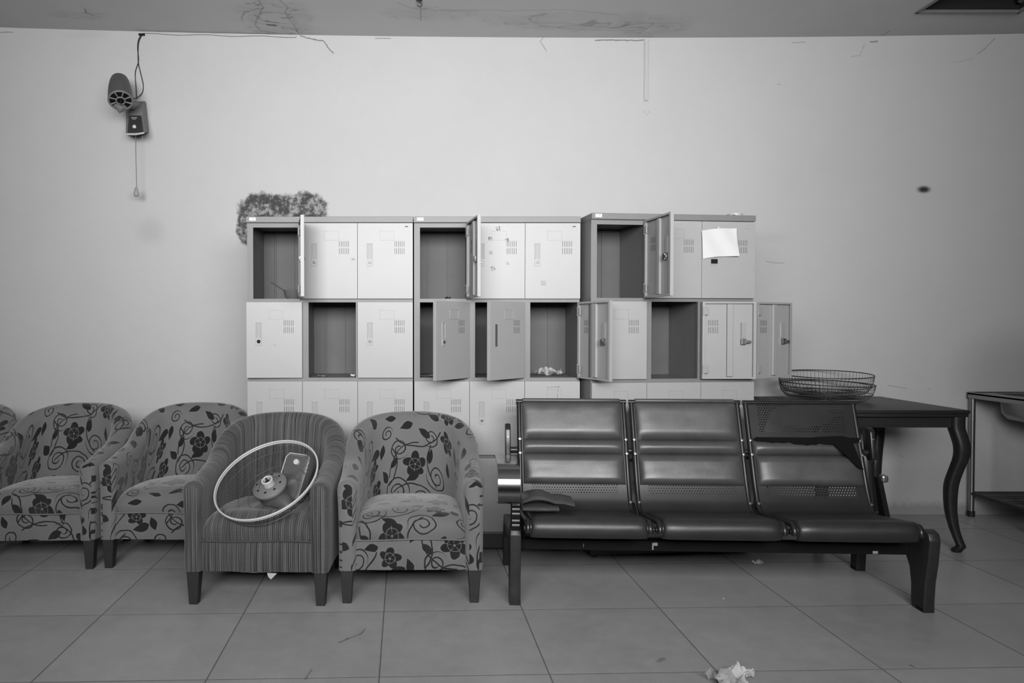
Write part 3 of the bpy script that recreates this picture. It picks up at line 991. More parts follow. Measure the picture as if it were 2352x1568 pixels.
def place_chair(pxl, pxr, pyf):
    """feet line of the photograph -> origin of a chair whose front legs stand there"""
    a = G(pxl, pyf); b = G(pxr, pyf)
    return ((a.x + b.x) / 2, a.y + .285, 0)


c = place_chair(425, 762, 1388)
stripe_chair = make_armchair('striped armchair, torn underneath, with a broken fan lying on its seat', (c[0] + .005, c[1], 0), R(-2.0), MAT['stripe'], 0.0)
c = place_chair(775, 1108, 1383)
floral_a = make_armchair('floral armchair with scroll pattern between striped armchair and metal bench', (c[0], c[1], 0), R(0.8), MAT['floral'], 1.0, 'floral tub armchairs')
c = place_chair(229, 520, 1304)
floral_b = make_armchair('floral armchair half hidden behind the striped armchair', (c[0] + .012, c[1], 0), R(-1.0), MAT['floral'], 2.3, 'floral tub armchairs')
c = place_chair(-64, 226, 1307)
floral_c = make_armchair('floral armchair near the left edge, cut off by the frame', (c[0] - .02, c[1], 0), R(2.0), MAT['floral'], 3.7, 'floral tub armchairs')
floral_d = make_armchair('leftmost floral armchair, only the rim of its back in view', (c[0] - .70, c[1] + .02, 0), R(1.0), MAT['floral'], 5.1, 'floral tub armchairs')

# torn white lining hanging under the striped chair
bm = bmesh.new(); g = []
for j in range(7):
    r_ = []
    for i in range(21):
        u, v = i / 20 - .5, j / 6
        z = .153 - .020 * math.cos(math.pi * u) * (1 - (2 * v - 1) ** 2 * .4) + .004 * noise.noise(Vector((u * 9, v * 4, 1)))
        r_.append(bm.verts.new((u * .36 - .03, -.275 + v * .25, z)))
    g.append(r_)
for j in range(6):
    for i in range(20): bm.faces.new((g[j][i], g[j][i + 1], g[j + 1][i + 1], g[j + 1][i]))
a_, b_, c_, d_ = [bm.verts.new(p) for p in ((.04, -.27, .137), (.085, -.27, .135), (.058, -.272, .108), (.045, -.268, .118))]
bm.faces.new((a_, b_, c_, d_))
solid(bm, 0.002)
lin = obj('torn_lining', bm, MAT['label'], stripe_chair, 60); lin['label'] = 'pale torn lining sagging from the underside'

# ------------------------------------------------------------------ broken fan on the striped chair
FC = W(611, 1098, 3.34)
view = (FC - Vector((0, 0, CAM_H))).normalized()
rt = view.cross(Vector((0, 0, 1))).normalized(); up = rt.cross(view).normalized()
an = R(116); k_ = 0.62
nrm = (-view * k_ + (rt * math.cos(an) + up * math.sin(an)) * math.sqrt(1 - k_ * k_)).normalized()
ax = rt * math.cos(R(26)) + up * math.sin(R(26)); ay = nrm.cross(ax).normalized()
FR = 0.243
FM = Matrix(((ax.x, ay.x, nrm.x, FC.x), (ax.y, ay.y, nrm.y, FC.y), (ax.z, ay.z, nrm.z, FC.z), (0, 0, 0, 1)))
fan = thing('table_fan', 'broken fan without blades lying in its wire guard on the striped armchair', 'fan', (0, 0, 0))
fan.matrix_world = FM
bm = bmesh.new()
tube(bm, [(FR * math.cos(t), FR * math.sin(t), 0.0) for t in [2 * math.pi * k / 96 for k in range(96)]], .0045, 8, True)
tube(bm, [((FR - .002) * math.cos(t), (FR - .002) * math.sin(t), -.009) for t in [2 * math.pi * k / 96 for k in range(96)]], .0035, 6, True)
obj('guard_rim', bm, MAT['ivory'], fan, 60)
bm = bmesh.new(); depth = .095
nw = 84
for k in range(nw):
    t = 2 * math.pi * k / nw
    pts = [((FR - .002) * math.cos(t), (FR - .002) * math.sin(t), -.004)]
    for r_, z_ in ((FR - .006, -.035), (FR - .025, -.065), (FR - .07, -.085), (.12, -depth), (.06, -depth - .002)):
        pts.append((r_ * math.cos(t + .12 * (FR - r_) / FR), r_ * math.sin(t + .12 * (FR - r_) / FR), z_))
    tube(bm, pts, .0011, 4, cap=False)
for r_, z_ in ((FR - .014, -.052), (.165, -.089), (.12, -depth), (.06, -depth)):
    tube(bm, [(r_ * math.cos(t), r_ * math.sin(t), z_) for t in [2 * math.pi * q / 64 for q in range(64)]], .0016, 5, True)
obj('wire_guard', bm, MAT['greyplastic'], fan, 60)
bm = bmesh.new()
lathe(bm, [(.0, -.150), (.045, -.150), (.062, -.135), (.070, -.105), (.074, -.062), (.080, -.056), (.080, -.046), (.060, -.034), (.046, -.030), (.044, -.040), (.022, -.040), (.020, -.03)], 40, cap0=False, cap1=True)
obj('motor_housing', bm, MAT['midplastic'], fan, 40)
bm = bmesh.new(); tube(bm, [(.023 * math.cos(t), .023 * math.sin(t), -.012) for t in [2 * math.pi * q / 32 for q in range(32)]], .0045, 8, True)
lathe(bm, [(.0265, -.040), (.0265, -.012), (.0185, -.012), (.0185, -.034)], 32, cap0=False, cap1=False)
obj('locking_ring', bm, MAT['ivory'], fan, 60)
bm = bmesh.new(); lathe(bm, [(.0138, -.036), (.0138, -.022), (.004, -.022), (.004, 0.0)], 24); obj('motor_shaft', bm, MAT['darkplastic'], fan, 40)
for k in range(8):
    bm = bmesh.new()
    a0 = 2 * math.pi * k / 8 + .2
    for dr in (0,):
        x, y = .055 * math.cos(a0), .055 * math.sin(a0)
        mt = Matrix.Translation((x, y, -.0335)) @ Matrix.Rotation(a0, 4, 'Z')
        box(bm, -.005, .005, -.006, .006, -.002, .0015, .0, mt)
    obj('cooling_slot', bm, MAT['black'], fan)
# neck and foot of the fan, folded behind
bm = bmesh.new()
tube(bm, [(-.0, -.01, -.125), (.012, -.06, -.118), (.03, -.10, -.110), (.035, -.125, -.112)], [.055, .050, .036, .020], 20); obj('neck', bm, MAT['greyplastic'], fan, 50)
sc = W(679, 1098, 3.50)
bm = bmesh.new()
base_rot = Matrix.Rotation(R(14), 4, 'Y') @ Matrix.Rotation(R(-24), 4, 'X') @ Matrix.Rotation(R(-22), 4, 'Z')
bw, bh, bt = .062, .108, .036
box(bm, -bw, bw, -bt, bt, -bh, bh, .012, None, 3)
fb = obj('stand_foot', bm, MAT['midplastic'], fan, 40)
bm = B(-bw + .010, bw - .010, -bt - .003, -bt + .002, -bh * .15, bh - .010, .003); fp = obj('control_panel', bm, MAT['greyplastic'], fb)
bm = bmesh.new(); lathe(bm, [(.014, 0), (.013, .012), (.0, .013)], 20, Matrix.Translation((.004, -bt - .003, bh * .62)) @ Matrix.Rotation(R(90), 4, 'X'), cap1=False); obj('knob', bm, MAT['ivory'], fb, 40)
bm = bmesh.new()
tube(bm, [(-bw, -bt, -bh * .3), (-bw, -bt, bh * .8), (-bw + .014, -bt, bh), (bw - .01, -bt, bh), (bw, -bt, bh * .9), (bw, -bt, -bh)], .0028, 6)
obj('foot_edge', bm, MAT['ivory'], fb, 60)
fb.matrix_parent_inverse = FM.inverted()
fb.matrix_basis = Matrix.Translation(sc) @ base_rot

# ------------------------------------------------------------------ bench
BX0 = G(1200, 1400).x
bL = Vector(((1203 - PX) / 545.0, 3.118)); bRt = Vector(((2134 - PX) / 560.0, 3.036))
byaw = math.atan2(bRt.y - bL.y, bRt.x - bL.x)
BW = (bRt - bL).length
PITCH = BW / 3
bench = thing('waiting_bench', 'three-seat metal waiting bench with dark vinyl pads, right backrest pad torn off', 'bench', (bL.x, bL.y, 0), byaw)
PROF = [(.012, .335), (.0, .352), (-.004, .372), (.004, .392), (.026, .402), (.09, .394), (.20, .378), (.30, .366), (.345, .368), (.378, .392), (.400, .430), (.425, .49), (.455, .575), (.492, .68), (.530, .79), (.553, .855)]
SP = spline([(0, a, b) for a, b in PROF], 5)


def frame_at(i):
    a = SP[max(i - 1, 0)]; b = SP[min(i + 1, len(SP) - 1)]
    t_ = (b - a).normalized(); n_ = Vector((0, -t_.z, t_.y))    # up / forward normal
    return SP[i], n_


SL = [0.0]
for a, b in zip(SP, SP[1:]): SL.append(SL[-1] + (b - a).length)


def idx_y(zt):   # first index on the back above this height
    for i, p in enumerate(SP):
        if i > 40 and p.z >= zt: return i
    return len(SP) - 1


def sweep_sheet(x0, x1, i0, i1, th, off, pillow=True, uvmode=False, nx=20):
    bm = bmesh.new(); lay = bm.loops.layers.uv.verify()
    top = []; bot = []
    for i in range(i0, i1 + 1):
        p, n_ = frame_at(i); f = (SL[i] - SL[i0]) / (SL[i1] - SL[i0]); rt_, rb_ = [], []
        for k in range(nx + 1):
            u = k / nx; x = x0 + (x1 - x0) * (0.5 - 0.5 * math.cos(math.pi * u) if pillow else u)
            uu = (x - x0) / (x1 - x0)
            h_ = th
            if pillow:
                e = max(0.0, 1 - abs(2 * uu - 1) ** 10) ** .5 * max(0.0, 1 - abs(2 * f - 1) ** 7) ** .5
                h_ = th * (.12 + .88 * e) + .0016 * noise.noise(Vector((x * 11, f * 9, 3)))
            rt_.append(bm.verts.new(Vector((x, 0, 0)) + p + n_ * (off + h_)))
            rb_.append(bm.verts.new(Vector((x, 0, 0)) + p + n_ * off))
        top.append(rt_); bot.append(rb_)
    m_ = len(top) - 1
    cx = (x0 + x1) / 2
    def uvset(f):
        for l in f.loops: l[lay].uv = (l.vert.co.x - cx, l.vert.co.z)
    for j in range(m_):
        for k in range(nx):
            uvset(bm.faces.new((top[j][k], top[j][k + 1], top[j + 1][k + 1], top[j + 1][k])))
            uvset(bm.faces.new((bot[j][k], bot[j + 1][k], bot[j + 1][k + 1], bot[j][k + 1])))
        uvset(bm.faces.new((top[j][0], top[j + 1][0], bot[j + 1][0], bot[j][0])))
        uvset(bm.faces.new((top[j][nx], bot[j][nx], bot[j + 1][nx], top[j + 1][nx])))
    for k in range(nx):
        uvset(bm.faces.new((top[0][k], bot[0][k], bot[0][k + 1], top[0][k + 1])))
        uvset(bm.faces.new((top[m_][k], top[m_][k + 1], bot[m_][k + 1], bot[m_][k])))
    return bm


NT = len(SP) - 1
i_mid = idx_y(.614); i_low = idx_y(.470); i_top = NT; i_cr = idx_y(.672)
i_seat0 = 0; i_seat1 = 36
for s in range(3):
    # the seats narrow a little towards the top of the back
    x0 = s * PITCH + .010; x1 = (s + 1) * PITCH - .010
    seat = thing('seat_unit', 'x', 'x'); del seat['label']; del seat['category']
    seat.parent = bench
    obj('seat_shell', sweep_sheet(x0 + .02, x1 - .02, 0, NT, .0016, -.001, False, nx=2), MAT['perforated'], seat, 60)
    for sx in (x0 + .010, x1 - .010):
        bm = bmesh.new(); prof = [Vector((sx, p.y + .004, p.z - .004)) for p in SP[8:]]
        # flat oval rail
        tube(bm, prof, .0125, 8); obj('side_rail', bm, MAT['benchmetal'], seat, 60)
        for zz in (.672, .614, .40):
            p, n_ = frame_at(idx_y(zz) if zz > .41 else 46)
            bm = bmesh.new(); lathe(bm, [(.0075, 0), (.0065, .004), (.0, .005)], 12, Matrix.Translation(Vector((sx, 0, 0)) + p + n_ * .008) @ n_.to_track_quat('Z', 'Y').to_matrix().to_4x4(), cap1=False)
            obj('screw', bm, MAT['metal'], seat, 40)
    bm = bmesh.new(); tube(bm, [(x0 - .004, SP[NT].y + .004, SP[NT].z + .002), (x1 + .004, SP[NT].y + .004, SP[NT].z + .002)], .0115, 12); obj('top_rail', bm, MAT['benchmetal'], seat, 60)
    bm = bmesh.new(); tube(bm, [(x0 - .006, .014, .372), (x1 + .006, .014, .372)], .0125, 12); obj('front_rail', bm, MAT['benchmetal'], seat, 60)
    px0, px1 = x0 + .024, x1 - .024
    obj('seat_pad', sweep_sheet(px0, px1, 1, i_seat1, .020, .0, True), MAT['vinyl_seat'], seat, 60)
    obj('lumbar_pad', sweep_sheet(px0, px1, i_low, i_mid, .030, .0, True), MAT['vinyl'], seat, 60)
    if s < 2:
        obj('head_pad', sweep_sheet(px0, px1, i_cr, NT, .024, .0, True), MAT['vinyl'], seat, 60)
        bm = bmesh.new()
        box(bm, px0, px1, SP[NT].y - .012, SP[NT].y + .018, SP[NT].z + .0, SP[NT].z + .018, .008, None, 3)
        obj('pad_top_fold', bm, MAT['vinyl'], seat, 40)
    obj('pad_roll', sweep_sheet(px0, px1, i_mid, i_cr, .024, .0, True), MAT['vinyl'], seat, 60)
    if s == 2:
        # ragged remains of the torn pad
        bm = bmesh.new(); rows = []
        p, n_ = frame_at(i_cr)
        for k in range(25):
            u = k / 24; x = px0 + (px1 - px0) * u
            dz = .004 + .016 * sm(.0, .15, u) * (abs(noise.noise(Vector((u * 9, 2, 0)))) + .25) + (.012 if .35 < u < .6 else 0)
            pt = Vector((x, 0, 0)) + p + n_ * .028
            rows.append((bm.verts.new(pt + Vector((0, 0, .012))), bm.verts.new(pt + Vector((0, -.003, -dz)))))
        for a, b in zip(rows, rows[1:]): bm.faces.new((a[0], b[0], b[1], a[1]))
        solid(bm, 0.003)
        o = obj('torn_edge', bm, MAT['torn'], seat)
        bm = bmesh.new()
        pts = [(.55, .010), (.60, .014), (.82, .016), (.90, .006), (.93, -.04), (.955, -.085), (.985, -.135), (.93, -.125), (.86, -.085), (.80, -.055), (.74, -.022), (.66, -.020), (.60, -.012)]
        vs1 = []
        for u, dz in pts:
            q = Vector((px0 + (px1 - px0) * u, 0, 0)) + p + n_ * (.036 + .012 * math.sin(u * 9)); q.z += dz; q.y += dz * .30 
            vs1.append(bm.verts.new(q))
        bm.faces.new(vs1); bmesh.ops.triangulate(bm, faces=bm.faces[:])
        solid(bm, 0.004)
        o = obj('torn_flap', bm, MAT['torn'], seat); o['label'] = 'dark flap of torn vinyl hanging down'
# beams
obj('beam', B(-.02, BW + .02, .150, .205, .240, .285, .004), MAT['beam'], bench)
bm = bmesh.new(); tube(bm, [(-.035, .50, .625), (BW + .03, .50, .625)], .016, 12); obj('back_rod', bm, MAT['benchmetal'], bench, 60)
for s in range(4):
    xx = min(max(s * PITCH, .014), BW - .014)
    bm = bmesh.new(); prism(bm, [(.16, .25), (.20, .25), (.42, .30), (.43, .39), (.40, .39), (.34, .345), (.16, .345)], xx - .007, xx + .007)
    obj('seat_bracket', bm, MAT['beam'], bench)
arch = [(.120, 0), (.205, 0), (.212, .03), (.212, .10), (.225, .17), (.262, .225), (.34, .243), (.56, .243), (.62, .22), (.655, .15), (.668, .0), (.725, 0), (.722, .10), (.70, .20), (.64, .275), (.30, .300), (.19, .325), (.13, .360), (.095, .350), (.082, .320), (.094, .22), (.112, .13), (.118, .06)]
for k, xc in enumerate((-.026, BW + .087)):
    bm = bmesh.new(); prism(bm, arch, xc - .024, xc + .024); bevel_all(bm, .005, 2, 20)
    lg = obj('leg', bm, MAT['benchleg'], bench, 40)
    for y0 in (.148, .697):
        obj('rubber_foot', B(xc - .024, xc + .024, y0 - .028, y0 + .028, 0, .022, .003), MAT['rubber'], lg)
# left armrest: curled polished strap on a bolted post
xa = -.060
strap = spline([(0, .46, .600), (0, .34, .622), (0, .18, .628), (0, .06, .622), (0, .012, .600), (0, -.006, .555), (0, -.004, .510), (0, .018, .482), (0, .060, .470), (0, .10, .469)], 6)
bm = bmesh.new(); rings = []
for i, p in enumerate(strap):
    a = strap[max(i - 1, 0)]; b = strap[min(i + 1, len(strap) - 1)]; t_ = (b - a).normalized(); n_ = Vector((0, -t_.z, t_.y))
    hw = .047
    rings.append([bm.verts.new(Vector((xa + sx * hw, 0, 0)) + p + n_ * sy * .005) for sx, sy in ((-1, -1), (1, -1), (1, 1), (-1, 1))])
for A_, B_ in zip(rings, rings[1:]):
    for k in range(4): bm.faces.new((A_[k], A_[(k + 1) % 4], B_[(k + 1) % 4], B_[k]))
bm.faces.new(rings[0][::-1]); bm.faces.new(rings[-1])
ar = obj('armrest', bm, MAT['chrome'], bench, 40); ar['label'] = 'curled polished metal armrest'
bm = bmesh.new(); box(bm, -.026 - .020, -.026 + .020, .085, .125, .340, .475, .004); ap = obj('armrest_post', bm, MAT['beam'], bench)
for zz in (.365, .385, .415, .435, .455):
    bm = bmesh.new(); box(bm, -.026 - .017, -.026 + .017, .080, .086, zz - .004, zz + .004, .001); obj('clamp', bm, MAT['metal'], ap)
for xc, top in ((-.038, .75), (BW + .034, .74)):
    bm = bmesh.new(); prism(bm, [(.45, .60), (.49, .585), (.53, .62), (.545, .72), (.53, top), (.50, top + .005), (.475, .73)], xc - .013, xc + .013); bevel_all(bm, .005, 2, 20)
    br = obj('back_bracket', bm, MAT['benchmetal'], bench, 40)
    for yy, zz in ((.47, .69), (.465, .64)):
        bm = bmesh.new(); lathe(bm, [(.008, 0), (.007, .005), (.0, .006)], 12, Matrix.Translation((xc, yy + .003, zz)) @ Matrix.Rotation(R(90), 4, 'X'), cap1=False); obj('bolt', bm, MAT['metal'], br, 40)
bm = bmesh.new(); box(bm, BW + .040, BW + .072, .40, .44, .50, .535, .01); obj('broken_armrest_stub', bm, MAT['metal'], bench)
bm = bmesh.new(); prism(bm, [(.42, .52), (.45, .52), (.40, .34), (.34, .33)], BW + .028, BW + .05); obj('arm_strut', bm, MAT['beam'], bench)
# paint flakes / tape on the beam
for (x, z, w_, h_) in ((1.0 * PITCH + .030, .272, .018, .014), (1.0 * PITCH + .024, .262, .006, .030), (BW - .135, .250, .022, .012), (PITCH * .50, .262, .002, .016)):
    bm = B(x, x + w_, .147, .151, z - h_ / 2, z + h_ / 2, .001); obj('tape_scrap', bm, MAT['recess'], bench)

# folded vinyl left on the first seat
fv = thing('folded_vinyl', 'folded piece of dark vinyl padding on the left bench seat', 'padding', (bL.x, bL.y, 0), byaw)
for (z0, x1, dz, dy) in ((.426, .165, 0, .03), (.452, .235, .018, .05)):
    bm = bmesh.new(); rings = []
    for i in range(17):
        u = i / 16; x = .008 + (x1 - .008) * u
        lift = dz * math.sin(math.pi * min(1, u * 1.6)) + (-.010 * sm(.75, 1, u) if dz else 0)
        ring = []
        for q in range(12):
            a = 2 * math.pi * q / 12
            ring.append(bm.verts.new((x, .16 + dy + .085 * math.copysign(abs(math.cos(a)) ** .6, math.cos(a)), z0 + lift + .0125 * math.copysign(abs(math.sin(a)) ** .8, math.sin(a)) + .003 * noise.noise(Vector((x * 20, q, z0))))))
        rings.append(ring)
    for A_, B_ in zip(rings, rings[1:]):
        for k in range(12): bm.faces.new((A_[k], A_[(k + 1) % 12], B_[(k + 1) % 12], B_[k]))
    bm.faces.new(rings[0][::-1]); bm.faces.new(rings[-1])
    obj('fold', bm, MAT['vinyl'], fv, 60)

# ------------------------------------------------------------------ table
TX0, TX1, TY0, TY1, TZ = 2.10, 2.925, 3.985, 4.80, .778
table = thing('wooden_table', 'dark wooden table with curved cabriole legs behind the bench', 'table', ((TX0 + TX1) / 2, (TY0 + TY1) / 2, 0), R(-.6))
hw, hd = (TX1 - TX0) / 2, (TY1 - TY0) / 2
bm = bmesh.new(); box(bm, -hw, hw, -hd, hd, TZ - .020, TZ, .006, None, 3); box(bm, -hw + .006, hw - .006, -hd + .006, hd - .006, TZ - .038, TZ - .020, .004)
obj('tabletop', bm, MAT['tablewood'], table, 40)
bm = bmesh.new(); a_ = .035
box(bm, -hw + a_, hw - a_, -hd + a_, -hd + a_ + .02, TZ - .098, TZ - .038); box(bm, -hw + a_, hw - a_, hd - a_ - .02, hd - a_, TZ - .098, TZ - .038)
box(bm, -hw + a_, -hw + a_ + .02, -hd + a_, hd - a_, TZ - .098, TZ - .038); box(bm, hw - a_ - .02, hw - a_, -hd + a_, hd - a_, TZ - .098, TZ - .038)
obj('apron', bm, MAT['tablewood'], table)
cab = [(.740, .000, .036), (.680, .000, .036), (.640, .010, .036), (.580, .024, .035), (.520, .022, .033), (.450, .002, .031), (.370, -.018, .031), (.290, -.022, .029), (.210, -.018, .026), (.130, -.004, .022), (.070, .014, .020), (.035, .026, .021), (.018, .012, .024), (.0, .006, .020)]
for sx in (-1, 1):
    for sy in (-1, 1):
        bm = bmesh.new(); rings = []
        for z, o_, r_ in [tuple(v) for v in spline(cab, 3)]:
            cx = sx * (hw - .045 + o_ * .75); cy = sy * (hd - .045 + o_ * .75)
            ring = []
            for q in range(12):
                a = 2 * math.pi * q / 12 + math.pi / 4
                e = .55
                ring.append(bm.verts.new((cx + r_ * math.copysign(abs(math.cos(a)) ** e, math.cos(a)), cy + r_ * math.copysign(abs(math.sin(a)) ** e, math.sin(a)), z)))
            rings.append(ring)
        for A_, B_ in zip(rings, rings[1:]):
            for k in range(12): bm.faces.new((A_[k], A_[(k + 1) % 12], B_[(k + 1) % 12], B_[k]))
        bm.faces.new(rings[0][::-1]); bm.faces.new(rings[-1])
        obj('leg', bm, MAT['tablewood'], table, 50)

# wire baskets on the table
def wire_basket(name, label, c, rad, hgt, tilt, tiltdir, grp, nw=72):
    t_ = thing(name, label, 'basket', c, 0, grp)
    t_.rotation_euler = (R(tilt[0]), R(tilt[1]), 0)
    bm = bmesh.new()
    for k in range(nw):
        t = 2 * math.pi * k / nw
        pts = [(r_ * math.cos(t), r_ * math.sin(t), z_) for r_, z_ in ((rad, hgt), (rad * .985, hgt * .72), (rad * .94, hgt * .42), (rad * .84, hgt * .16), (rad * .66, .010), (rad * .3, .004), (.012, .004))]
        tube(bm, pts, .0010, 4, cap=False)
    obj('radial_wires', bm, MAT['darkplastic'], t_, 60)
    for nm, r_, z_, th in (('rim', rad, hgt, .0030), ('middle_ring', rad * .955, hgt * .48, .0022), ('base_ring', rad * .70, .012, .0022), ('base_ring', rad * .45, .005, .0018), ('base_ring', rad * .22, .004, .0018)):
        bm = bmesh.new(); tube(bm, [(r_ * math.cos(t), r_ * math.sin(t), z_) for t in [2 * math.pi * q / 72 for q in range(72)]], th, 6, True)
        obj(nm, bm, MAT['darkplastic'], t_, 60)
    return t_


bc = W(1896, 905, 4.53)
wire_basket('wire_basket', 'lower round wire basket on the wooden table, another one stacked in it', (bc.x, bc.y, TZ + .003), .262, .105, (1.0, 1.6), 0, 'stacked wire baskets')
wire_basket('wire_basket', 'upper round wire basket stacked inside the other on the wooden table', (bc.x, bc.y + .01, TZ + .036), .262, .125, (2.4, -.4), 0, 'stacked wire baskets')
cl = W(1765, 911, 4.45)
crumple('dark_cloth', (cl.x + .01, cl.y, TZ + .001), .22, .14, .018, MAT['darkplastic'], 'flat dark cloth at the left end of the table top, behind the bench', 'cloth', 12, 14)

# ------------------------------------------------------------------ sink stand at the right edge
SX0 = (2218 - PX) / 352.5; SX1 = SX0 + 0.95; SY1 = WALL_Y - .03; SY0 = SY1 - .56; SZ = .802
sink = thing('sink_stand', 'stainless steel sink on a tubular stand at the right edge', 'sink', (0, 0, 0))
bm = bmesh.new()
bx0, bx1, by0, by1 = SX0 + .12, SX0 + .60, SY0 + .07, SY1 - .07
for a in ((SX0, bx0, SY0, SY1), (bx1, SX1, SY0, SY1), (bx0, bx1, SY0, by0), (bx0, bx1, by1, SY1)):
    box(bm, a[0], a[1], a[2], a[3], SZ - .010, SZ)
obj('worktop', bm, MAT['steel'], sink)
bm = bmesh.new()
for a in ((SX0, SX0 + .006, SY0, SY1), (SX1 - .006, SX1, SY0, SY1), (SX0, SX1, SY0, SY0 + .006), (SX0, SX1, SY1 - .006, SY1)):
    box(bm, a[0], a[1], a[2], a[3], SZ - .034, SZ + .006, .001)
obj('rim', bm, MAT['steel'], sink)
bm = bmesh.new(); rings = []
for z, ins, rr in ((SZ - .002, 0, .05), (SZ - .05, .004, .055), (SZ - .12, .010, .06), (SZ - .155, .028, .07), (SZ - .165, .07, .08)):
    ring = []
    x0, x1, y0, y1 = bx0 + ins, bx1 - ins, by0 + ins, by1 - ins
    for cx, cy, a0 in ((x1 - rr, y1 - rr, 0), (x0 + rr, y1 - rr, 90), (x0 + rr, y0 + rr, 180), (x1 - rr, y0 + rr, 270)):
        for k in range(7):
            a = R(a0 + 15 * k); ring.append(bm.verts.new((cx + rr * math.cos(a), cy + rr * math.sin(a), z)))
    rings.append(ring)
for A_, B_ in zip(rings, rings[1:]):
    for k in range(len(A_)): bm.faces.new((A_[k], A_[(k + 1) % len(A_)], B_[(k + 1) % len(A_)], B_[k]))
bm.faces.new(rings[-1]); solid(bm, .001)
obj('basin', bm, MAT['steel'], sink, 50)
for xx in (SX0 + .020, SX1 - .020):
    for yy in (SY0 + .02, SY1 - .02):
        bm = bmesh.new(); tube(bm, [(xx, yy, .02), (xx, yy, SZ - .01)], .0165, 20); lg = obj('leg', bm, MAT['steel'], sink, 60)
        bm = bmesh.new(); lathe(bm, [(.021, 0), (.021, .035), (.017, .037)], 20, Matrix.Translation((xx, yy, 0))); obj('rubber_foot', bm, MAT['rubber'], lg, 40)
bm = bmesh.new()
for a, b in (((SX0 + .02, SY0 + .02), (SX0 + .02, SY1 - .02)), ((SX1 - .02, SY0 + .02), (SX1 - .02, SY1 - .02)), ((SX0 + .02, SY1 - .02), (SX1 - .02, SY1 - .02)), ((SX0 + .02, SY0 + .02), (SX1 - .02, SY0 + .02))):
    tube(bm, [(a[0], a[1], .150), (b[0], b[1], .150)], .012, 12)
obj('shelf_frame', bm, MAT['benchmetal'], sink, 60)
bm = bmesh.new()
for k in range(11):
    yy = SY0 + .05 + k * (.46 / 10); box(bm, SX0 + .02, SX1 - .02, yy - .012, yy + .012, .150, .160, .002)
obj('shelf', bm, MAT['shelf'], sink)

# ------------------------------------------------------------------ wall fan
YF = 4.62
wf = thing('wall_fan', 'wall mounted fan motor without blades or guard, pull cord hanging below', 'fan', (0, 0, 0))
def bez(px0, px1, py0, py1, ya, yb_):
    a = W(px0, py1, ya); b = W(px1, py0, ya); return a.x, b.x, ya, yb_, a.z, b.z
# bracket box, tapering upward
bm = bmesh.new()
fr = [W(289, 309, 4.66), W(333, 306, 4.66), W(326, 247, 4.71), W(294, 252, 4.71)]
bk = [W(289, 309, WALL_Y), W(343, 305, WALL_Y), W(336, 231, WALL_Y), W(290, 233, WALL_Y)]
A_ = [bm.verts.new(p) for p in fr]; B_ = [bm.verts.new(p) for p in bk]
bm.faces.new(A_); bm.faces.new(B_[::-1])
for k in range(4): bm.faces.new((A_[k], A_[(k + 1) % 4], B_[(k + 1) % 4], B_[k]))
bevel_all(bm, .010, 3)
obj('wall_bracket', bm, MAT['midplastic'], wf, 50)
bm = bmesh.new()
q = [W(293, 304, 4.652), W(329, 304, 4.652), W(323, 265, 4.672), W(296, 265, 4.672)]
A_ = [bm.verts.new(p) for p in q]; B_ = [bm.verts.new(p + Vector((0, .02, 0))) for p in q]
bm.faces.new(A_); bm.faces.new(B_[::-1])
for k in range(4): bm.faces.new((A_[k], A_[(k + 1) % 4], B_[(k + 1) % 4], B_[k]))
pn = obj('control_panel', bm, MAT['darkplastic'], wf)
c = W(309, 291, 4.655)
bm = bmesh.new(); lathe(bm, [(.0115, 0), (.011, .006), (.0, .008)], 20, Matrix.Translation(c) @ Matrix.Rotation(R(90), 4, 'X'), cap1=False); obj('button', bm, MAT['ivory'], pn, 40)
bm = bmesh.new(); a = W(302, 270, 4.667); b = W(315, 272, 4.667); box(bm, a.x, b.x, 4.662, 4.672, b.z, a.z); a = W(305, 274, 4.667); b = W(312, 275, 4.667); box(bm, a.x, b.x, 4.661, 4.671, b.z, a.z); obj('printed_label', bm, MAT['recess'], pn)
# bright lower lip
a = W(291, 308, 4.655); b = W(331, 305, 4.655)
bm = bmesh.new(); tube(bm, [a, (a + b) / 2 + Vector((0, -.002, -.006)), b], .006, 10); obj('lower_lip', bm, MAT['ivory'], wf, 60)
# arm from bracket to head
bm = bmesh.new(); tube(bm, [W(312, 243, 4.76), W(303, 243, 4.68), W(293, 240, 4.62)], [.03, .024, .022], 16); obj('neck', bm, MAT['midplastic'], wf, 50)
# head: housing turned away up and back from its open front
f0 = W(277, 230, 4.50); f1 = W(273, 160, 4.66)
axis = (f1 - f0); Lh = axis.length; axis.normalize()
HM = Matrix.Translation(f0) @ axis.to_track_quat('Z', 'Y').to_matrix().to_4x4()
bm = bmesh.new(); lathe(bm, [(.0, .012), (.066, .012), (.069, .0), (.071, .02), (.069, .08), (.064, .13), (.057, .17), (.050, .195), (.040, .207), (.0, .212)], 40, HM, cap0=False, cap1=False)
obj('motor_housing', bm, MAT['greyplastic'], wf, 50)
bm = bmesh.new()
tube(bm, [HM @ Vector((.067 * math.cos(t), .067 * math.sin(t), -.003)) for t in [2 * math.pi * q / 40 for q in range(40)]], .006, 8, True)
tube(bm, [HM @ Vector((.025 * math.cos(t), .025 * math.sin(t), -.006)) for t in [2 * math.pi * q / 30 for q in range(30)]], .005, 8, True)
for k in range(8):
    t = 2 * math.pi * k / 8 + .2
    tube(bm, [HM @ Vector((r_ * math.cos(t), r_ * math.sin(t), -.004)) for r_ in (.025, .045, .066)], [.004, .005, .007], 6)
obj('front_spider', bm, MAT['midplastic'], wf, 60)
bm = bmesh.new(); lathe(bm, [(.0, .008), (.060, .008), (.060, .004), (.0, .004)], 32, HM, cap0=False, cap1=False); obj('dark_core', bm, MAT['black'], wf)
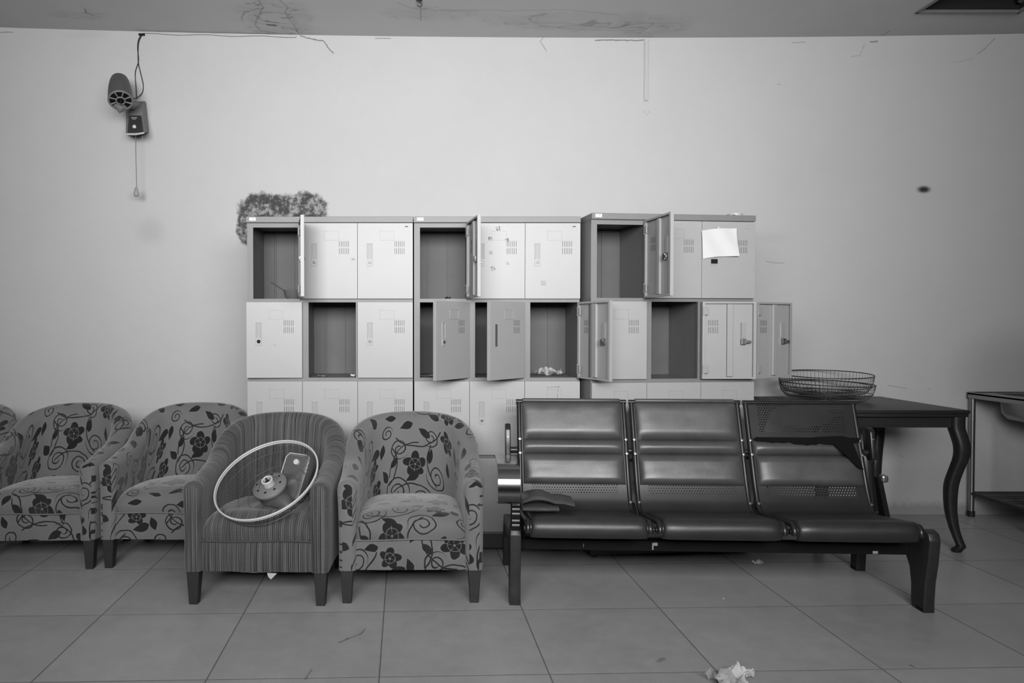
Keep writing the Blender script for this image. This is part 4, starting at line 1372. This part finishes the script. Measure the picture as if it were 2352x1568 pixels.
bm = bmesh.new(); tube(bm, [HM @ Vector((0, 0, .0)), HM @ Vector((0, 0, -.035))], .004, 8); obj('motor_shaft', bm, MAT['darkplastic'], wf)
bm = bmesh.new(); g0 = W(281, 247, 4.53); tube(bm, [W(266, 240, 4.53), W(276, 250, 4.53), W(286, 245, 4.56)], [.018, .026, .02], 14); obj('tilt_joint', bm, MAT['midplastic'], wf, 50)
bm = bmesh.new(); tube(bm, spline([W(312, 313, 4.68), W(312, 360, 4.68), W(314, 430, 4.68)], 4), .0022, 6); obj('pull_cord', bm, MAT['midplastic'], wf, 60)
e = W(313, 440, 4.68)
bm = bmesh.new(); lathe(bm, [(.003, .030), (.009, .022), (.015, -.008), (.016, -.022), (.010, -.030), (.0, -.031)], 20, Matrix.Translation(e), cap1=False); obj('cord_bell', bm, MAT['recess'], wf, 50)
bm = bmesh.new(); tube(bm, [W(327, 312, 4.70), W(328, 322, 4.70)], .0016, 6); obj('second_cord', bm, MAT['recess'], wf)
bm = bmesh.new()
yw = WALL_Y - .006
tube(bm, spline([W(325, 78, yw), W(318, 92, yw), W(316, 110, yw), W(318, 140, yw), W(311, 165, yw), W(312, 195, yw), W(314, 226, 4.78)], 6), .0030, 6)
cabl = obj('power_wire', bm, MAT['darkplastic'], wf, 60)
bm = bmesh.new()
tube(bm, spline([W(327, 79, yw), W(319, 95, yw), W(317, 118, yw), W(318, 146, yw), W(324, 172, yw), W(329, 196, yw), W(327, 212, yw), W(318, 222, 4.79), W(306, 227, 4.74)], 6), .0030, 6)
obj('power_wire', bm, MAT['darkplastic'], wf, 60)
bm = bmesh.new(); a = W(322, 79, yw); box(bm, a.x - .008, a.x + .03, WALL_Y - .016, WALL_Y, a.z - .008, a.z + .004, .002); obj('wire_clip', bm, MAT['black'], wf)

# ------------------------------------------------------------------ litter on the floor
g0 = G(1740, 1294); crumple('paper_scrap', (g0.x, g0.y, 0), .055, .035, .014, MAT['white'], 'small white paper scrap on the tiles under the bench', 'scrap', 21, 10)
g0 = G(1662, 1375); crumple('paper_scrap', (g0.x, g0.y, 0), .009, .007, .004, MAT['white'], 'tiny white speck of litter on the floor in front of the bench', 'scrap', 23, 6)
g0 = G(1672, 1572); crumple('tissue', (g0.x, g0.y, 0), .095, .10, .045, MAT['label'], 'crumpled grey tissue on the floor at the bottom edge', 'tissue', 31, 12, rz=.6, fold=.7)
g0 = G(1700, 1556); crumple('tissue', (g0.x, g0.y, 0), .075, .045, .055, MAT['white'], 'folded white tissue lying against the greyer tissue', 'tissue', 35, 12, rz=-.5, fold=.6)
